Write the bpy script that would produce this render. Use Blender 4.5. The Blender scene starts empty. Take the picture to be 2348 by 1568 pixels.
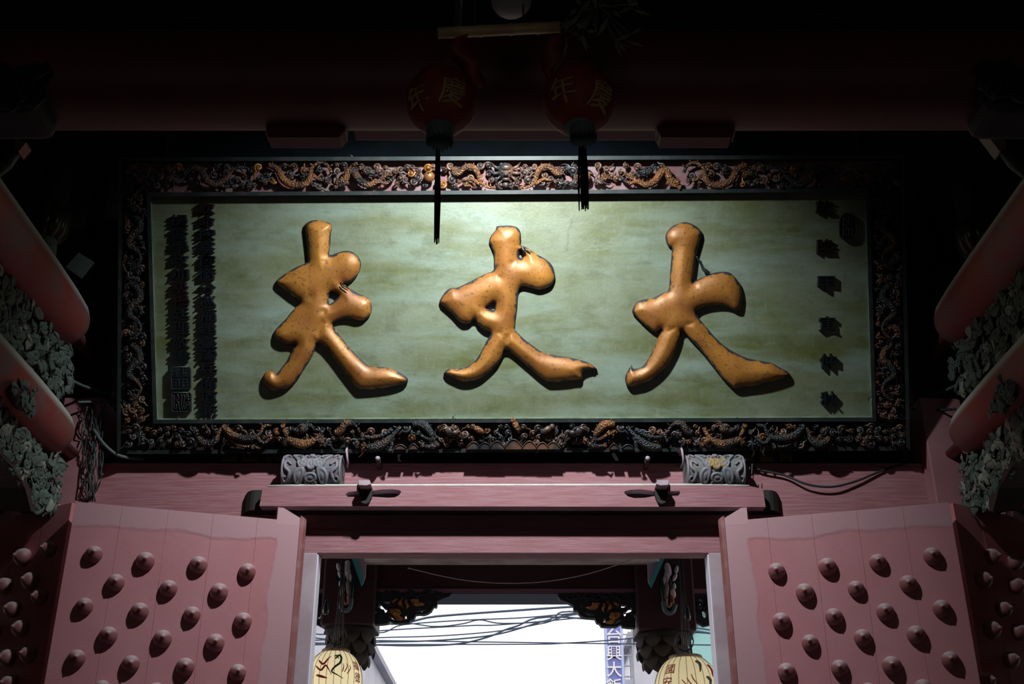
import bpy, bmesh, math, random
import numpy as np
from mathutils import Vector, Matrix
from mathutils.geometry import delaunay_2d_cdt

random.seed(7)
scn = bpy.context.scene
COL = scn.collection
R = math.radians

# ------------------------------------------------------------------ camera, world, light, exposure
F, CX, CY = 2650.0, 1174.0, 784.0            # focal length in photo pixels (2348 x 1568)
PITCH = R(26.0)
CAM = Vector((0, 0, 1.6))
cs, sn = math.cos(PITCH), math.sin(PITCH)
cam = bpy.data.cameras.new('camera')
cam.sensor_width = 36.0
cam.lens = F / 2348.0 * 36.0
cam.clip_start = 0.05
cam.clip_end = 400
cam_o = bpy.data.objects.new('camera', cam)
COL.objects.link(cam_o)
cam_o.location = CAM
cam_o.rotation_euler = (R(90) + PITCH, 0, 0)
scn.camera = cam_o

world = bpy.data.worlds.new('overcast_sky')
scn.world = world
world.use_nodes = True
bg = world.node_tree.nodes['Background']
bg.inputs[0].default_value = (1.0, 0.94, 0.96, 1)
bg.inputs[1].default_value = 1.5

scn.view_settings.view_transform = 'Standard'
scn.view_settings.look = 'None'
scn.view_settings.exposure = 0.0
scn.view_settings.gamma = 1.0
scn.view_settings.use_curve_mapping = False
scn.cycles.use_denoising = True
scn.cycles.max_bounces = 6
scn.cycles.sample_clamp_indirect = 4.0

LAMP_POS = Vector((0.0, 3.06, 4.50))
LAMP_AIM = Vector((-0.05, 0.86, -0.51)).normalized()
LAMP_POWER = 325.0
LAMP_COLOR = (0.90, 1.0, 0.99)
LAMP_SIZE = 118
LAMP_BLEND = 0.9

# ------------------------------------------------------------------ pixel helpers
def ray(px, py):
    a = (px - CX) / F; b = (CY - py) / F
    return Vector((a, cs - b * sn, sn + b * cs))
def atY(px, py, Y):
    d = ray(px, py); return CAM + d * (Y / d.y)
def atX(px, py, X):
    d = ray(px, py); return CAM + d * (X / d.x)
def atZ(px, py, Z):
    d = ray(px, py); return CAM + d * ((Z - CAM.z) / d.z)
def atD(px, py, D):
    return CAM + ray(px, py) * D
def on_plane(px, py, p0, n):
    d = ray(px, py); t = (p0 - CAM).dot(n) / d.dot(n)
    return CAM + d * t

# ------------------------------------------------------------------ materials
MATS = {}
def M(name, col, rough=0.6, metal=0.0, col2=None, scale=4.0, lo=0.4, hi=0.62, stretch=(1, 1, 1), detail=5,
      bump=None, dust=None, speck=None, trans=0.0, coat=0.0, emit=None, spec=0.5):
    """procedural principled material; col2 blends in by noise, speck adds fine spots, dust settles on upward faces"""
    if name in MATS: return MATS[name]
    m = bpy.data.materials.new(name); m.use_nodes = True
    nt = m.node_tree; N = nt.nodes; L = nt.links
    b = N['Principled BSDF']
    b.inputs['Roughness'].default_value = rough
    b.inputs['Metallic'].default_value = metal
    b.inputs['Specular IOR Level'].default_value = spec
    if coat: b.inputs['Coat Weight'].default_value = coat
    if trans: b.inputs['Transmission Weight'].default_value = trans
    tc = N.new('ShaderNodeTexCoord'); mp = N.new('ShaderNodeMapping')
    mp.inputs['Scale'].default_value = stretch
    L.new(tc.outputs['Object'], mp.inputs['Vector'])
    def noise(sc, det=5, rgh=0.6):
        n = N.new('ShaderNodeTexNoise'); n.inputs['Scale'].default_value = sc
        n.inputs['Detail'].default_value = det; n.inputs['Roughness'].default_value = rgh
        L.new(mp.outputs['Vector'], n.inputs['Vector']); return n.outputs['Fac']
    def ramp(src, a, c):
        r = N.new('ShaderNodeMapRange'); r.clamp = True
        r.inputs['From Min'].default_value = a; r.inputs['From Max'].default_value = c
        L.new(src, r.inputs['Value']); return r.outputs['Result']
    def mix(fac, a, c):
        x = N.new('ShaderNodeMix'); x.data_type = 'RGBA'
        if isinstance(fac, float): x.inputs['Factor'].default_value = fac
        else: L.new(fac, x.inputs['Factor'])
        for v, i in ((a, 6), (c, 7)):
            if isinstance(v, tuple): x.inputs[i].default_value = (*v, 1)
            else: L.new(v, x.inputs[i])
        return x.outputs[2]
    cur = col
    if col2: cur = mix(ramp(noise(scale, detail), lo, hi), cur, col2)
    if speck:
        sc, c3, a, c = speck
        cur = mix(ramp(noise(sc, 3, 0.7), a, c), cur, c3)
    if dust:
        dc, amt = dust[:2]; d0, d1 = dust[2:] if len(dust) > 2 else (0.15, 0.9)
        g = N.new('ShaderNodeNewGeometry'); sx = N.new('ShaderNodeSeparateXYZ')
        L.new(g.outputs['Normal'], sx.inputs[0])
        f = ramp(sx.outputs['Z'], d0, d1)
        mu = N.new('ShaderNodeMath'); mu.operation = 'MULTIPLY'; mu.inputs[1].default_value = amt
        L.new(f, mu.inputs[0])
        cur = mix(mu.outputs[0], cur, dc)
    if isinstance(cur, tuple): b.inputs['Base Color'].default_value = (*cur, 1)
    else: L.new(cur, b.inputs['Base Color'])
    if bump:
        bs, st = bump[:2]
        bn = N.new('ShaderNodeBump'); bn.inputs['Strength'].default_value = st
        bn.inputs['Distance'].default_value = bump[2] if len(bump) > 2 else 0.004
        if len(bump) > 3:
            v = N.new('ShaderNodeTexVoronoi'); v.inputs['Scale'].default_value = bs
            L.new(mp.outputs['Vector'], v.inputs['Vector']); L.new(v.outputs['Distance'], bn.inputs['Height'])
        else: L.new(noise(bs, 4), bn.inputs['Height'])
        L.new(bn.outputs['Normal'], b.inputs['Normal'])
    if emit:
        b.inputs['Emission Color'].default_value = (*emit[0], 1); b.inputs['Emission Strength'].default_value = emit[1]
    MATS[name] = m
    return m

PINK = M('dusty_red_paint', (0.30, 0.112, 0.13), 0.62, col2=(0.36, 0.175, 0.20), scale=2.5, lo=0.35, hi=0.75,
         speck=(140, (0.24, 0.08, 0.09), 0.55, 0.8), bump=(60, 0.25, 0.002), spec=0.35)
PINKW = M('red_painted_wood_grain', (0.275, 0.098, 0.113), 0.6, col2=(0.35, 0.175, 0.205), scale=6, lo=0.4, hi=0.68,
          stretch=(1, 12, 22), detail=8, bump=(22, 0.5, 0.003), spec=0.35)
PINKLIT = M('lit_red_paint', (0.50, 0.115, 0.13), 0.6, col2=(0.52, 0.22, 0.25), scale=4, lo=0.4, hi=0.7, bump=(50, 0.25, 0.002))  # side bays' red, brightened to carry the light that falls there
LAVEN = M('worn_grey_mauve_paint', (0.33, 0.225, 0.265), 0.65, col2=(0.40, 0.30, 0.345), scale=6, bump=(60, 0.2, 0.002))
BORDER = M('worn_mauve_border_paint', (0.38, 0.19, 0.225), 0.6, col2=(0.41, 0.215, 0.25), scale=3, lo=0.35, hi=0.7, bump=(60, 0.2, 0.002))
REDEDGE = M('worn_red_edge', (0.22, 0.07, 0.07), 0.5, col2=(0.3, 0.14, 0.15), scale=12, lo=0.5, hi=0.7)
LITEDGE = M('lit_edge_tone', (0.60, 0.60, 0.55), 0.9, col2=(0.5, 0.46, 0.44), scale=20)
DKRED = M('dark_red_lacquer', (0.13, 0.028, 0.026), 0.55, col2=(0.09, 0.022, 0.024), scale=5, bump=(18, 0.2, 0.003))
REDBEAM = M('red_beam_with_dust', (0.26, 0.05, 0.042), 0.6, col2=(0.16, 0.11, 0.105), scale=5, lo=0.42, hi=0.66,
            dust=((0.50, 0.53, 0.48), 0.95, 0.10, 0.40), bump=(25, 0.4, 0.004))
CARVE = M('grey_green_carved_wood', (0.075, 0.105, 0.09), 0.8, col2=(0.17, 0.19, 0.165), scale=26, lo=0.45, hi=0.7,
          bump=(50, 0.4, 0.004), dust=((0.27, 0.32, 0.30), 0.55))
CARVE2 = M('pale_carved_wood', (0.34, 0.30, 0.25), 0.8, col2=(0.2, 0.24, 0.22), scale=26, dust=((0.42, 0.46, 0.43), 0.5))
DARKWOOD = M('dark_brown_wood', (0.035, 0.022, 0.02), 0.7, col2=(0.06, 0.035, 0.03), scale=9, stretch=(1, 5, 8), bump=(20, 0.3))
BLACKWOOD = M('black_wood_and_shade', (0.012, 0.012, 0.012), 0.8, col2=(0.022, 0.016, 0.014), scale=6)  # near-black wood; also stands in for shade in slots and on posts
BLUEHAZE = M('blue_haze_wood', (0.005, 0.018, 0.032), 0.7, col2=(0.003, 0.008, 0.012), scale=3)  # blue haze above the plaque, its light put into the wood colour
LACQ = M('dark_teal_lacquer', (0.012, 0.021, 0.026), 0.33, col2=(0.02, 0.014, 0.016), scale=30, spec=0.5)
MOULD = M('frame_moulding_lacquer', (0.014, 0.022, 0.023), 0.45, col2=(0.045, 0.038, 0.042), scale=14, lo=0.45, hi=0.7)
LIP = M('pale_green_lip', (0.24, 0.31, 0.22), 0.5, col2=(0.15, 0.2, 0.12), scale=12)
SCALES = M('worn_gold_scales', (0.23, 0.095, 0.035), 0.45, 0.3, col2=(0.022, 0.02, 0.023), scale=9, lo=0.42, hi=0.62,
           bump=(150, 1.0, 0.006, 'v'))
SCALESD = M('dark_lacquer_scales', (0.025, 0.027, 0.03), 0.45, 0.1, col2=(0.13, 0.055, 0.028), scale=9, lo=0.5, hi=0.68,
            bump=(150, 1.0, 0.006, 'v'))
CLOUDM = M('carved_cloud_lacquer', (0.022, 0.022, 0.025), 0.42, 0.05, col2=(0.15, 0.07, 0.04), scale=10, lo=0.44, hi=0.64,
           speck=(40, (0.075, 0.066, 0.07), 0.55, 0.75))
GOLDLEAF = M('orange_gold_leaf', (0.34, 0.14, 0.035), 0.4, 0.4, col2=(0.2, 0.08, 0.03), scale=20)
REDBACK = M('frame_red_ground', (0.19, 0.065, 0.07), 0.7, col2=(0.19, 0.13, 0.145), scale=14)
STONEC = M('grey_mauve_carved_support', (0.115, 0.12, 0.135), 0.6, col2=(0.20, 0.12, 0.14), scale=16, lo=0.46, hi=0.66,
           bump=(40, 0.3, 0.003))
STONEO = M('ochre_grey_carved_support', (0.13, 0.135, 0.14), 0.6, col2=(0.19, 0.14, 0.10), scale=14, lo=0.5, hi=0.7,
           bump=(40, 0.3, 0.003))
CABLE = M('black_cable', (0.02, 0.03, 0.03), 0.5)
CABLEG = M('grey_dusty_cable', (0.08, 0.10, 0.095), 0.6)
YELL = M('yellow_paint', (0.42, 0.27, 0.03), 0.6, col2=(0.06, 0.045, 0.02), scale=40, lo=0.52, hi=0.62)
WHITE = M('white_paper', (0.8, 0.8, 0.8), 0.8)
TEAL = M('turquoise_paint', (0.03, 0.36, 0.40), 0.5, col2=(0.08, 0.45, 0.48), scale=10)
PALE = M('pale_plaster', (0.62, 0.58, 0.64), 0.8, col2=(0.5, 0.47, 0.52), scale=3)
BAMBOO = M('dry_bamboo', (0.58, 0.47, 0.22), 0.45, col2=(0.4, 0.3, 0.12), scale=12)
SILKRED = M('red_lantern_cloth', (0.30, 0.032, 0.028), 0.6, col2=(0.19, 0.018, 0.018), scale=14)
SILKCAP = M('dusty_green_fringe', (0.12, 0.18, 0.16), 0.8)
TASSEL = M('black_tassel_thread', (0.006, 0.009, 0.009), 0.9)
GOLDPAINT = M('yellow_gold_ink', (0.46, 0.34, 0.10), 0.5)
METALG = M('dull_grey_metal', (0.10, 0.13, 0.125), 0.5, 0.3)
FLOORM = M('stone_floor_tiles', (0.16, 0.14, 0.13), 0.7, col2=(0.22, 0.19, 0.18), scale=3)
DARKWALL = M('soot_dark_wall', (0.03, 0.022, 0.02), 0.9)
LANTPAPER = M('cream_lantern_paper', (0.86, 0.78, 0.46), 0.5, col2=(0.86, 0.82, 0.62), scale=5)

def paper_mat():
    m = M('cream_lantern_paper_lit', (0.86, 0.80, 0.56), 0.5, col2=(0.86, 0.83, 0.68), scale=5)
    nt = m.node_tree; N = nt.nodes; L = nt.links; b = N['Principled BSDF']
    tr = N.new('ShaderNodeBsdfTranslucent'); tr.inputs[0].default_value = (0.9, 0.84, 0.62, 1)
    mx = N.new('ShaderNodeMixShader'); mx.inputs[0].default_value = 0.5
    L.new(b.outputs[0], mx.inputs[1]); L.new(tr.outputs[0], mx.inputs[2]); L.new(mx.outputs[0], N['Material Output'].inputs[0])
    return m
LANTPAPER = paper_mat()

def gold_mat():
    m = bpy.data.materials.new('gilded_character'); m.use_nodes = True
    nt = m.node_tree; N = nt.nodes; L = nt.links; b = N['Principled BSDF']
    tc = N.new('ShaderNodeTexCoord')
    def noise(sc, det=5):
        n = N.new('ShaderNodeTexNoise'); n.inputs['Scale'].default_value = sc; n.inputs['Detail'].default_value = det
        L.new(tc.outputs['Object'], n.inputs['Vector']); return n.outputs['Fac']
    def rng(src, a, c, lo=0.0, hi=1.0):
        r = N.new('ShaderNodeMapRange'); r.inputs['From Min'].default_value = a; r.inputs['From Max'].default_value = c
        r.inputs['To Min'].default_value = lo; r.inputs['To Max'].default_value = hi
        L.new(src, r.inputs['Value']); return r.outputs['Result']
    def mix(f, a, c):
        x = N.new('ShaderNodeMix'); x.data_type = 'RGBA'; L.new(f, x.inputs['Factor'])
        for v, i in ((a, 6), (c, 7)):
            if isinstance(v, tuple): x.inputs[i].default_value = (*v, 1)
            else: L.new(v, x.inputs[i])
        return x.outputs[2]
    c1 = mix(rng(noise(6, 8), 0.35, 0.68), (0.38, 0.155, 0.026), (0.22, 0.072, 0.015))
    c1 = mix(rng(noise(90, 5), 0.57, 0.72), c1, (0.10, 0.045, 0.02))
    # gilding rubbed off along the rim: black lacquer shows
    at = N.new('ShaderNodeAttribute'); at.attribute_name = 'rim'
    ad = N.new('ShaderNodeMath'); ad.operation = 'ADD'
    L.new(at.outputs['Fac'], ad.inputs[0]); L.new(rng(noise(28), 0.3, 0.7, -4.2, 4.2), ad.inputs[1])
    wear = rng(ad.outputs[0], 2.0, 5.0, 1.0, 0.0)
    c2 = mix(wear, c1, (0.03, 0.026, 0.034))
    # crackle lines
    vo = N.new('ShaderNodeTexVoronoi'); vo.feature = 'DISTANCE_TO_EDGE'; vo.inputs['Scale'].default_value = 17
    L.new(tc.outputs['Object'], vo.inputs['Vector'])
    mul = N.new('ShaderNodeMath'); mul.operation = 'MULTIPLY'
    L.new(rng(vo.outputs['Distance'], 0.008, 0.02, 1, 0), mul.inputs[0]); L.new(rng(noise(7), 0.6, 0.66, 0, 0.8), mul.inputs[1])
    c3 = mix(mul.outputs[0], c2, (0.05, 0.03, 0.02))
    L.new(c3, b.inputs['Base Color'])
    b.inputs['Metallic'].default_value = 0.18
    L.new(rng(noise(16), 0.3, 0.7, 0.40, 0.56), b.inputs['Roughness'])
    bn = N.new('ShaderNodeBump'); bn.inputs['Strength'].default_value = 0.18; bn.inputs['Distance'].default_value = 0.004
    L.new(noise(40), bn.inputs['Height']); L.new(bn.outputs['Normal'], b.inputs['Normal'])
    return m
GOLD = gold_mat()

def field_mat():
    m = bpy.data.materials.new('weathered_green_field'); m.use_nodes = True
    nt = m.node_tree; N = nt.nodes; L = nt.links; b = N['Principled BSDF']
    tc = N.new('ShaderNodeTexCoord')
    def noise(sc, st=(1, 1, 1), det=6, rg=0.6):
        mp = N.new('ShaderNodeMapping'); mp.inputs['Scale'].default_value = st; L.new(tc.outputs['Object'], mp.inputs['Vector'])
        n = N.new('ShaderNodeTexNoise'); n.inputs['Scale'].default_value = sc; n.inputs['Detail'].default_value = det
        n.inputs['Roughness'].default_value = rg
        L.new(mp.outputs['Vector'], n.inputs['Vector']); return n.outputs['Fac']
    def rng(src, a, c, lo=0.0, hi=1.0):
        r = N.new('ShaderNodeMapRange'); r.inputs['From Min'].default_value = a; r.inputs['From Max'].default_value = c
        r.inputs['To Min'].default_value = lo; r.inputs['To Max'].default_value = hi
        L.new(src, r.inputs['Value']); return r.outputs['Result']
    def mix(f, a, c):
        x = N.new('ShaderNodeMix'); x.data_type = 'RGBA'; L.new(f, x.inputs['Factor'])
        for v, i in ((a, 6), (c, 7)):
            if isinstance(v, tuple): x.inputs[i].default_value = (*v, 1)
            else: L.new(v, x.inputs[i])
        return x.outputs[2]
    c = mix(rng(noise(1.6, (1, 1, 2.2)), 0.36, 0.64), (0.092, 0.100, 0.026), (0.165, 0.188, 0.132))
    c = mix(rng(noise(2.3, (0.6, 1, 3.0), 6), 0.46, 0.70), c, (0.205, 0.262, 0.225))
    c = mix(rng(noise(30, (2.2, 1, 0.6), 6, 0.75), 0.54, 0.74, 0, 0.55), c, (0.22, 0.25, 0.19))
    c = mix(rng(noise(7, (1, 1, 1.6), 8, 0.75), 0.50, 0.72, 0, 0.62), c, (0.045, 0.05, 0.014))
    c = mix(rng(noise(210, (1, 1, 1), 2), 0.60, 0.74, 0, 0.55), c, (0.06, 0.07, 0.03))
    # fine horizontal cracks and pale drips in the old paint
    def crack(sc, st, w):
        mp = N.new('ShaderNodeMapping'); mp.inputs['Scale'].default_value = st
        dn = N.new('ShaderNodeTexNoise'); dn.inputs['Scale'].default_value = 9; dn.inputs['Detail'].default_value = 4; L.new(tc.outputs['Object'], dn.inputs['Vector'])
        va = N.new('ShaderNodeVectorMath'); va.operation = 'MULTIPLY_ADD'; L.new(dn.outputs['Color'], va.inputs[0]); va.inputs[1].default_value = (0.12, 0.0, 0.05); L.new(tc.outputs['Object'], va.inputs[2])
        L.new(va.outputs[0], mp.inputs['Vector'])
        vo = N.new('ShaderNodeTexVoronoi'); vo.feature = 'DISTANCE_TO_EDGE'; vo.inputs['Scale'].default_value = sc; L.new(mp.outputs['Vector'], vo.inputs['Vector'])
        return rng(vo.outputs['Distance'], 0.0, w, 1, 0)
    def gate(a, n_):
        x = N.new('ShaderNodeMath'); x.operation = 'MULTIPLY'; L.new(a, x.inputs[0]); L.new(n_, x.inputs[1]); return x.outputs[0]
    c = mix(gate(crack(2.6, (0.3, 1, 3.0), 0.007), rng(noise(3), 0.52, 0.66, 0, 0.35)), c, (0.30, 0.33, 0.26))
    c = mix(gate(crack(3.4, (0.4, 1, 2.4), 0.008), rng(noise(2.4), 0.52, 0.66, 0, 0.6)), c, (0.05, 0.055, 0.02))
    L.new(c, b.inputs['Base Color'])
    L.new(rng(noise(6), 0.3, 0.7, 0.38, 0.56), b.inputs['Roughness'])
    b.inputs['Specular IOR Level'].default_value = 0.75
    bn = N.new('ShaderNodeBump'); bn.inputs['Strength'].default_value = 0.25; bn.inputs['Distance'].default_value = 0.003
    L.new(noise(70), bn.inputs['Height']); L.new(bn.outputs['Normal'], b.inputs['Normal'])
    return m
FIELD = field_mat()

# ------------------------------------------------------------------ object helpers
def tag(o, label=None, cat=None, group=None, kind=None):
    if label: o['label'] = label
    if cat: o['category'] = cat
    if group: o['group'] = group
    if kind: o['kind'] = kind
    return o
def empty(name, loc=(0, 0, 0), rot=(0, 0, 0), parent=None):
    o = bpy.data.objects.new(name, None); COL.objects.link(o)
    o.location = loc; o.rotation_euler = rot; o.empty_display_size = 0.1
    if parent: o.parent = parent
    return o
def link(name, me, parent=None, loc=None, rot=None, scale=None):
    o = bpy.data.objects.new(name, me); COL.objects.link(o)
    if parent: o.parent = parent
    if loc is not None: o.location = loc
    if rot is not None: o.rotation_euler = rot
    if scale is not None: o.scale = scale
    return o

class MB:
    """collects simple shapes and links them as one mesh object"""
    def __init__(s): s.v = []; s.f = []; s.m = []; s.sm = []
    def add(s, vs, fs, mi=0, smooth=False):
        n = len(s.v); s.v += [tuple(v) for v in vs]
        for f in fs: s.f.append(tuple(i + n for i in f)); s.m.append(mi); s.sm.append(smooth)
        return s
    def box(s, lo, hi, mi=0, bev=0.0):
        x0, y0, z0 = lo; x1, y1, z1 = hi
        if bev <= 0:
            v = [(x0, y0, z0), (x1, y0, z0), (x1, y1, z0), (x0, y1, z0), (x0, y0, z1), (x1, y0, z1), (x1, y1, z1), (x0, y1, z1)]
            return s.add(v, [(0, 3, 2, 1), (4, 5, 6, 7), (0, 1, 5, 4), (1, 2, 6, 5), (2, 3, 7, 6), (3, 0, 4, 7)], mi)
        bm = bmesh.new(); bmesh.ops.create_cube(bm, size=1)
        for q in bm.verts: q.co = Vector(((x0 + x1) / 2 + q.co.x * (x1 - x0), (y0 + y1) / 2 + q.co.y * (y1 - y0), (z0 + z1) / 2 + q.co.z * (z1 - z0)))
        bmesh.ops.bevel(bm, geom=bm.edges[:], offset=bev, segments=2, affect='EDGES', profile=0.5)
        bm.verts.index_update()
        s.add([q.co for q in bm.verts], [[q.index for q in f.verts] for f in bm.faces], mi); bm.free(); return s
    def tube(s, pts, rad, seg=8, mi=0, flat=None, caps=True, smooth=True):
        """pts: path; rad: number or list; flat: (axis, factor) squashes the section along a world axis"""
        pts = [Vector(p) for p in pts]; n = len(pts)
        rs = rad if isinstance(rad, (list, tuple)) else [rad] * n
        vs = []; up = None
        for i, p in enumerate(pts):
            t = (pts[min(i + 1, n - 1)] - pts[max(i - 1, 0)])
            if t.length < 1e-9: t = Vector((0, 0, 1))
            t.normalize()
            if up is None:
                up = Vector((0, 1, 0)) if abs(t.y) < 0.9 else Vector((1, 0, 0))
            a = up - t * up.dot(t)
            if a.length < 1e-6: a = t.orthogonal()
            a.normalize(); up = a; b = t.cross(a)
            for k in range(seg):
                w = 2 * math.pi * k / seg
                d = (a * math.cos(w) + b * math.sin(w)) * rs[i]
                if flat: d[flat[0]] *= flat[1]
                vs.append(p + d)
        fs = []
        for i in range(n - 1):
            for k in range(seg):
                k2 = (k + 1) % seg
                fs.append((i * seg + k, i * seg + k2, (i + 1) * seg + k2, (i + 1) * seg + k))
        if caps:
            fs.append(tuple(range(seg))[::-1]); fs.append(tuple((n - 1) * seg + k for k in range(seg)))
        return s.add(vs, fs, mi, smooth)
    def lathe(s, prof, seg=16, mi=0, M4=None, smooth=True):
        """prof: (r, h) rows; axis is local z, M4 places it"""
        M4 = M4 or Matrix.Identity(4); vs = []
        for r, h in prof:
            for k in range(seg):
                w = 2 * math.pi * k / seg
                vs.append(M4 @ Vector((r * math.cos(w), r * math.sin(w), h)))
        fs = []
        for i in range(len(prof) - 1):
            for k in range(seg):
                k2 = (k + 1) % seg
                fs.append((i * seg + k, i * seg + k2, (i + 1) * seg + k2, (i + 1) * seg + k))
        if prof[0][0] > 1e-5: fs.append(tuple(range(seg))[::-1])
        if prof[-1][0] > 1e-5: fs.append(tuple((len(prof) - 1) * seg + k for k in range(seg)))
        return s.add(vs, fs, mi, smooth)
    def ball(s, c, r, seg=10, mi=0):
        """ellipsoid; r is a number or an (x, y, z) triple"""
        r = r if isinstance(r, (tuple, list)) else (r, r, r)
        k = seg // 2 + 1
        prof = [(math.sin(math.pi * i / k), -math.cos(math.pi * i / k)) for i in range(k + 1)]
        prof[0] = (1e-4, -1); prof[-1] = (1e-4, 1)
        return s.lathe(prof, seg, mi, Matrix.Translation(Vector(c)) @ Matrix.Diagonal((*r, 1)))
    def prism(s, outline, fn, depth, holes=(), mi=0, mside=None, smooth_side=False):
        """flat plate cut to an outline with holes; fn(u, v, w) places it, w from 0 to depth"""
        mside = mi if mside is None else mside
        P, T = cdt(outline, holes)
        n = len(P)
        vs = [fn(u, v, 0) for u, v in P] + [fn(u, v, depth) for u, v in P]
        fs = [t for t in T] + [tuple(i + n for i in t[::-1]) for t in T]
        s.add(vs, fs, mi)
        for loop in [outline] + list(holes):
            k = len(loop)
            s.add([fn(u, v, 0) for u, v in loop] + [fn(u, v, depth) for u, v in loop],
                  [(i, (i + 1) % k, k + (i + 1) % k, k + i) for i in range(k)], mside, smooth_side)
        return s
    def mesh(s, name, mats):
        me = bpy.data.meshes.new(name); me.from_pydata(s.v, [], s.f)
        for m in (mats if isinstance(mats, (list, tuple)) else [mats]): me.materials.append(m)
        me.polygons.foreach_set('material_index', s.m)
        me.polygons.foreach_set('use_smooth', s.sm)
        me.validate(); me.update()
        bm = bmesh.new(); bm.from_mesh(me); bmesh.ops.recalc_face_normals(bm, faces=bm.faces[:]); bm.to_mesh(me); bm.free()
        return me
    def build(s, name, mats, parent=None, **k):
        return link(name, s.mesh(name, mats), parent, **k)

def inside(pts, poly):
    pts = np.asarray(pts, float); poly = np.asarray(poly, float)
    x, y = pts[:, 0], pts[:, 1]; r = np.zeros(len(pts), bool)
    x0, y0 = poly[:, 0], poly[:, 1]; x1, y1 = np.roll(x0, -1), np.roll(y0, -1)
    for a, b, c, d in zip(x0, y0, x1, y1):
        if b == d: continue
        hit = ((b > y) != (d > y)) & (x < (c - a) * (y - b) / (d - b) + a)
        r ^= hit
    return r
def cdt(outline, holes=(), extra=()):
    V = []; E = []
    for lp in [outline] + list(holes):
        n = len(V); k = len(lp); V += [Vector((p[0], p[1])) for p in lp]
        E += [(n + i, n + (i + 1) % k) for i in range(k)]
    V += [Vector((p[0], p[1])) for p in extra]
    vo, eo, fo, *_ = delaunay_2d_cdt(V, E, [], 0, 1e-6)
    P = [(v.x, v.y) for v in vo]
    c = np.array([[sum(P[i][0] for i in f) / 3, sum(P[i][1] for i in f) / 3] for f in fo])
    ok = inside(c, outline)
    for h in holes: ok &= ~inside(c, h)
    T = []
    for f, k in zip(fo, ok):
        if not k: continue
        f = list(f)
        (ax, ay), (bx, by), (cx_, cy_) = P[f[0]], P[f[1]], P[f[2]]
        if (bx - ax) * (cy_ - ay) - (by - ay) * (cx_ - ax) < 0: f.reverse()
        T.append(tuple(f))
    return P, T
def smooth_loop(pts, step=3.0, closed=True):
    """Catmull-Rom resampling at about 'step' spacing"""
    pts = [np.array(p[:2], float) for p in pts]; n = len(pts); out = []
    rngn = n if closed else n - 1
    for i in range(rngn):
        g = lambda k: pts[k % n] if closed else pts[min(max(k, 0), n - 1)]
        p0, p1, p2, p3 = g(i - 1), g(i), g(i + 1), g(i + 2)
        k = max(1, int(np.linalg.norm(p2 - p1) / step))
        for j in range(k):
            t = j / k
            out.append(tuple(0.5 * ((2 * p1) + (-p0 + p2) * t + (2 * p0 - 5 * p1 + 4 * p2 - p3) * t * t + (-p0 + 3 * p1 - 3 * p2 + p3) * t ** 3)))
    if not closed: out.append(tuple(pts[-1]))
    return out
def seg_dist(P, segs):
    P = np.asarray(P, float); best = np.full(len(P), 1e9)
    for (ax, ay), (bx, by) in segs:
        dx, dy = bx - ax, by - ay; l2 = dx * dx + dy * dy + 1e-12
        t = np.clip(((P[:, 0] - ax) * dx + (P[:, 1] - ay) * dy) / l2, 0, 1)
        best = np.minimum(best, np.hypot(P[:, 0] - ax - t * dx, P[:, 1] - ay - t * dy))
    return best
def glyph_mesh(ch, mat, extrude=0.05, bold=0.0, cache={}):
    """one written character as a solid mesh, centred on its own box; x right, z up, y depth"""
    key = (ch, mat.name, extrude, bold)
    if key in cache: return cache[key]
    cu = bpy.data.curves.new('glyph', 'FONT'); cu.body = ch; cu.size = 1.0
    cu.extrude = extrude / 2; cu.offset = bold; cu.resolution_u = 3; cu.fill_mode = 'BOTH'
    o = bpy.data.objects.new('glyph', cu); COL.objects.link(o)
    dg = bpy.context.evaluated_depsgraph_get(); dg.update()
    me = bpy.data.meshes.new_from_object(o.evaluated_get(dg))
    bpy.data.objects.remove(o); bpy.data.curves.remove(cu)
    xs = [v.co.x for v in me.vertices]; ys = [v.co.y for v in me.vertices]
    if xs:
        mx, my = (max(xs) + min(xs)) / 2, (max(ys) + min(ys)) / 2
        sx, sy = 1 / (max(xs) - min(xs)), 1 / (max(ys) - min(ys))
        for v in me.vertices:
            x, y, z = v.co
            v.co = ((x - mx) * sx, -z, (y - my) * sy)
    me.materials.clear(); me.materials.append(mat)
    cache[key] = me
    return me

# ------------------------------------------------------------------ main distances (metres)
YW = 4.79            # face of the door wall
YR = 4.665           # face of the door rail
PD = 5.02            # distance of the leaning plaque along the view
PS = F / PD          # photo pixels per metre on the plaque

# ================================================================== THE SETTING
def slab(name, lo, hi, mat, bev=0.0):
    return tag(MB().box(lo, hi, 0, bev).build(name, mat), kind='structure')
slab('floor', (-4.3, -5.0, -0.1), (4.3, YW + 0.1, 0.0), FLOORM)
slab('ceiling', (-4.3, -5.0, 6.0), (4.3, YW + 0.3, 6.1), BLACKWOOD)
slab('wall_left', (-4.4, -5.0, 0.0), (-4.3, YW + 0.3, 6.0), DARKWALL)
slab('wall_right', (4.3, -5.0, 0.0), (4.4, YW + 0.3, 6.0), DARKWALL)
m = MB(); m.prism([(-4.3, 0), (-0.55, 0), (-0.55, 1.9), (0.55, 1.9), (0.55, 0), (4.3, 0), (4.3, 6.0), (-4.3, 6.0)], lambda u, v, w: (u, -5.1 + w, v), 0.1)  # rear doorway added to let in front fill light
tag(m.build('wall_front', DARKWALL), kind='structure')
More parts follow.
